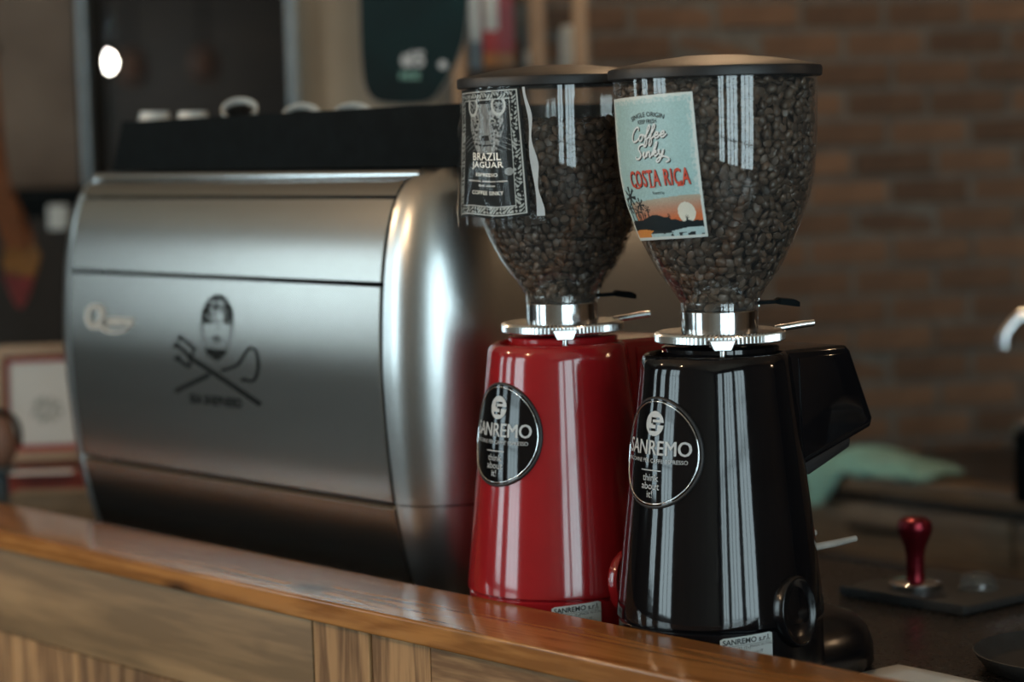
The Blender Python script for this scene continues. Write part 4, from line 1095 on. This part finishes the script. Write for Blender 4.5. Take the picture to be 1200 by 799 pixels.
fl.build('board_mark', 'grey_ink', lambda a, b: tuple(at_d(a, b, DB) - F0 * .0012), face)
fl = Flat(); v, f = text_vf('RIDE', 10, bold=.05, sx=1.1); fl.add([(a + 480, 89 - b) for a, b in v], f)
fl.build('board_lettering', 'mint', lambda a, b: tuple(at_d(a, b, DB) - F0 * .0012), face)
tube('hanging_cord', [at_d(485, -130, DB) + F0 * .01, at_d(485, -1300, DB) + F0 * .01], .004, 'matt_black', hb, 8)

# shelf with packets against the brick wall
sf = thing('wooden_rack', 'tan wooden rack with upright posts before the brick wall', 'rack', (0, 0, 0)); DS = 3.85
def at_block(name, x0, x1, y0, y1, dep, th, m, parent, bev=.003, to_floor=False):
    """block between two picture rows and columns at one distance, with its own depth"""
    a = at_d(x0, y1, dep); b = at_d(x1, y1, dep); t = at_d(x0, y0, dep); L = float(np.linalg.norm((b - a)[:2])); H = t[2] - a[2]
    o = box(name, (0, L, 0, th, -a[2] if to_floor else 0, H), m, parent, bev); o.location = a; o.rotation_euler = (0, 0, math.atan2(b[1] - a[1], b[0] - a[0])); return o
at_block('post', 627, 646, -160, 300, DS, .03, 'tan_wood', sf, .003, True); at_block('post', 678, 695, -160, 300, DS, .03, 'tan_wood', sf, .003, True)
at_block('post', 537, 552, -160, 300, DS, .03, 'tan_wood', sf, .003, True)
at_block('shelf_board', 537, 695, 84, 92, DS + .012, .12, 'dark_wood', sf); at_block('shelf_board', 537, 695, -70, -62, DS + .012, .12, 'dark_wood', sf)
def pack(name, label, cat, x0, x1, y0, y1, dep, parts):
    a = at_d(x0, y1, dep); t = thing(name, label, cat, a); b = at_d(x1, y1, dep); t.rotation_euler = (0, 0, math.atan2(b[1] - a[1], b[0] - a[0]))
    L = float(np.linalg.norm((b - a)[:2])); H = at_d(x0, y0, dep)[2] - a[2]
    for nme, u0, u1, w0, w1, d0, d1, m in parts: box(nme, (u0 * L, u1 * L, d0, d1, w0 * H, w1 * H), m, t, .002)
    return t
pack('red_book', 'red and white book standing on the wooden rack', 'book', 566, 603, -30, 62, 3.88, [('cover', 0, 1, 0, 1, .0, .05, 'red_pack'), ('cover_panel', .05, .50, .28, .97, -.002, .001, 'white_pack'), ('spine_foot', .0, 1, -.18, -.002, .0, .05, 'orange_pack')])
pack('slate_book', 'slate grey book between the red book and the dark board', 'book', 552, 565, -30, 82, 3.89, [('cover', 0, 1, .15, 1, .0, .05, 'blue_pack'), ('label_band', .1, .9, .30, .8, -.002, .001, 'white_pack'), ('cover_foot', 0, 1, 0, .148, .0, .05, 'blue_pack')])
pack('blue_bottle', 'slate blue packet beside the first rack post', 'packet', 613, 627, 25, 83, 3.89, [('packet_body', 0, 1, 0, .8, .0, .03, 'blue_pack'), ('packet_fold', .1, .9, .8, 1, .008, .022, 'blue_pack'), ('packet_label', .1, .9, .1, .4, -.002, .001, 'white_pack')])
pack('white_packet', 'pale grey packet beside the second rack post', 'packet', 657, 675, 30, 82, 3.91, [('packet_body', 0, 1, 0, .85, .0, .03, 'white_pack'), ('packet_fold', .1, .9, .85, 1, .008, .022, 'white_pack')])

# ------------------------------------------------------------------ lamps
def pendant(loc, label, m, r, watt, colour):
    t = thing('pendant_lamp', label, 'lamp', loc)
    v, f = lathe_vf([(0, -r)] + [(r * math.sin(a), -r * math.cos(a)) for a in np.linspace(.2, 2.8, 16)] + [(0, r * .96)], 24)
    pyd('bulb', v, f, m, t, True)
    lathe('socket', [(0, r * .97), (r * .50, r * .97), (r * .50, r * 2.0), (r * .3, r * 2.3), (0, r * 2.3)], 'matt_black', t, 20)
    tube('cord', [(0, 0, r * 2.3), (0, 0, ZTOP - loc[2])], .004, 'matt_black', t, 8)
    lathe('ceiling_rose', [(0, ZTOP - loc[2] - .03), (.05, ZTOP - loc[2] - .03), (.055, ZTOP - loc[2] - .001), (0, ZTOP - loc[2] - .001)], 'matt_black', t, 24)
    if watt:
        ld = bpy.data.lights.new('lamp_light', 'POINT'); ld.energy = watt; ld.color = colour; ld.shadow_soft_size = r
        lo = bpy.data.objects.new('lamp_light', ld); COL.objects.link(lo); lo.parent = t; lo.location = (0, 0, -r * 1.6)
    return t
pendant(tuple(at_d(123, 73, 9.6)), 'glowing white bulb hanging in the dark room beyond the pier', 'bulb', .024, 0, (1, 1, 1))
for k, (px, py, d, lb) in enumerate(((240, 78, 8.8, 'dim amber glass lamp alone in the dark room beyond the cups'), (155, 82, 8.4, 'dim amber glass lamp right beside the glowing white bulb'))):
    q = at_d(px, py, d); t = thing('wall_lamp', lb, 'lamp', q, 0, 'dim lamps in the dark room')
    v, f = lathe_vf([(.02, -.05), (.045, -.03), (.05, .01), (.04, .05), (.02, .07)], 20); pyd('shade', v, f, 'leather', t, True)
    tube('hanging_rod', [(0, 0, .06), (0, 0, ZTOP - q[2])], .006, 'matt_black', t, 8)
for px, y0, y1, d in ((118, 100, 150, 6.8), (118, 20, 48, 6.9)):
    q = at_d(px, y1, d); H = at_d(px, y0, d)[2] - q[2]; t = thing('glass_jar', 'hazy glass jar hung below the glowing bulb' if y0 > 60 else 'hazy glass jar hung above the glowing bulb', 'jar', q)
    lathe('jar_body', [(0, 0), (.032, 0), (.038, .006), (.038, H * .75), (.026, H * .9), (.026, H)], 'jar_glass', t, 24)
    lathe('jar_lid', [(0, H), (.028, H), (.028, H + .012), (0, H + .012)], 'blue_metal', t, 24)
    tube('cord', [(0, 0, H + .012), (0, 0, ZTOP - q[2])], .003, 'matt_black', t, 6)
for loc, lb in (((-1.75, -1.55, 2.15), 'warm bulb pendant over the seats at the far end of the bar'), ((-.35, -1.9, 2.15), 'warm bulb pendant over the seats at the middle of the bar'), ((-.9, .95, 2.25), 'warm bulb pendant over the barista aisle'), ((2.7, 3.3, 2.25), 'added unseen warm bulb in the back corner that lights the wall')):
    pendant(loc, lb, 'bulb_warm' if loc[1] < 0 or loc[0] > 0 else 'bulb_aisle', .04, 0, (1, 1, 1))  # the back corner lamp is added out of view to brighten the wall
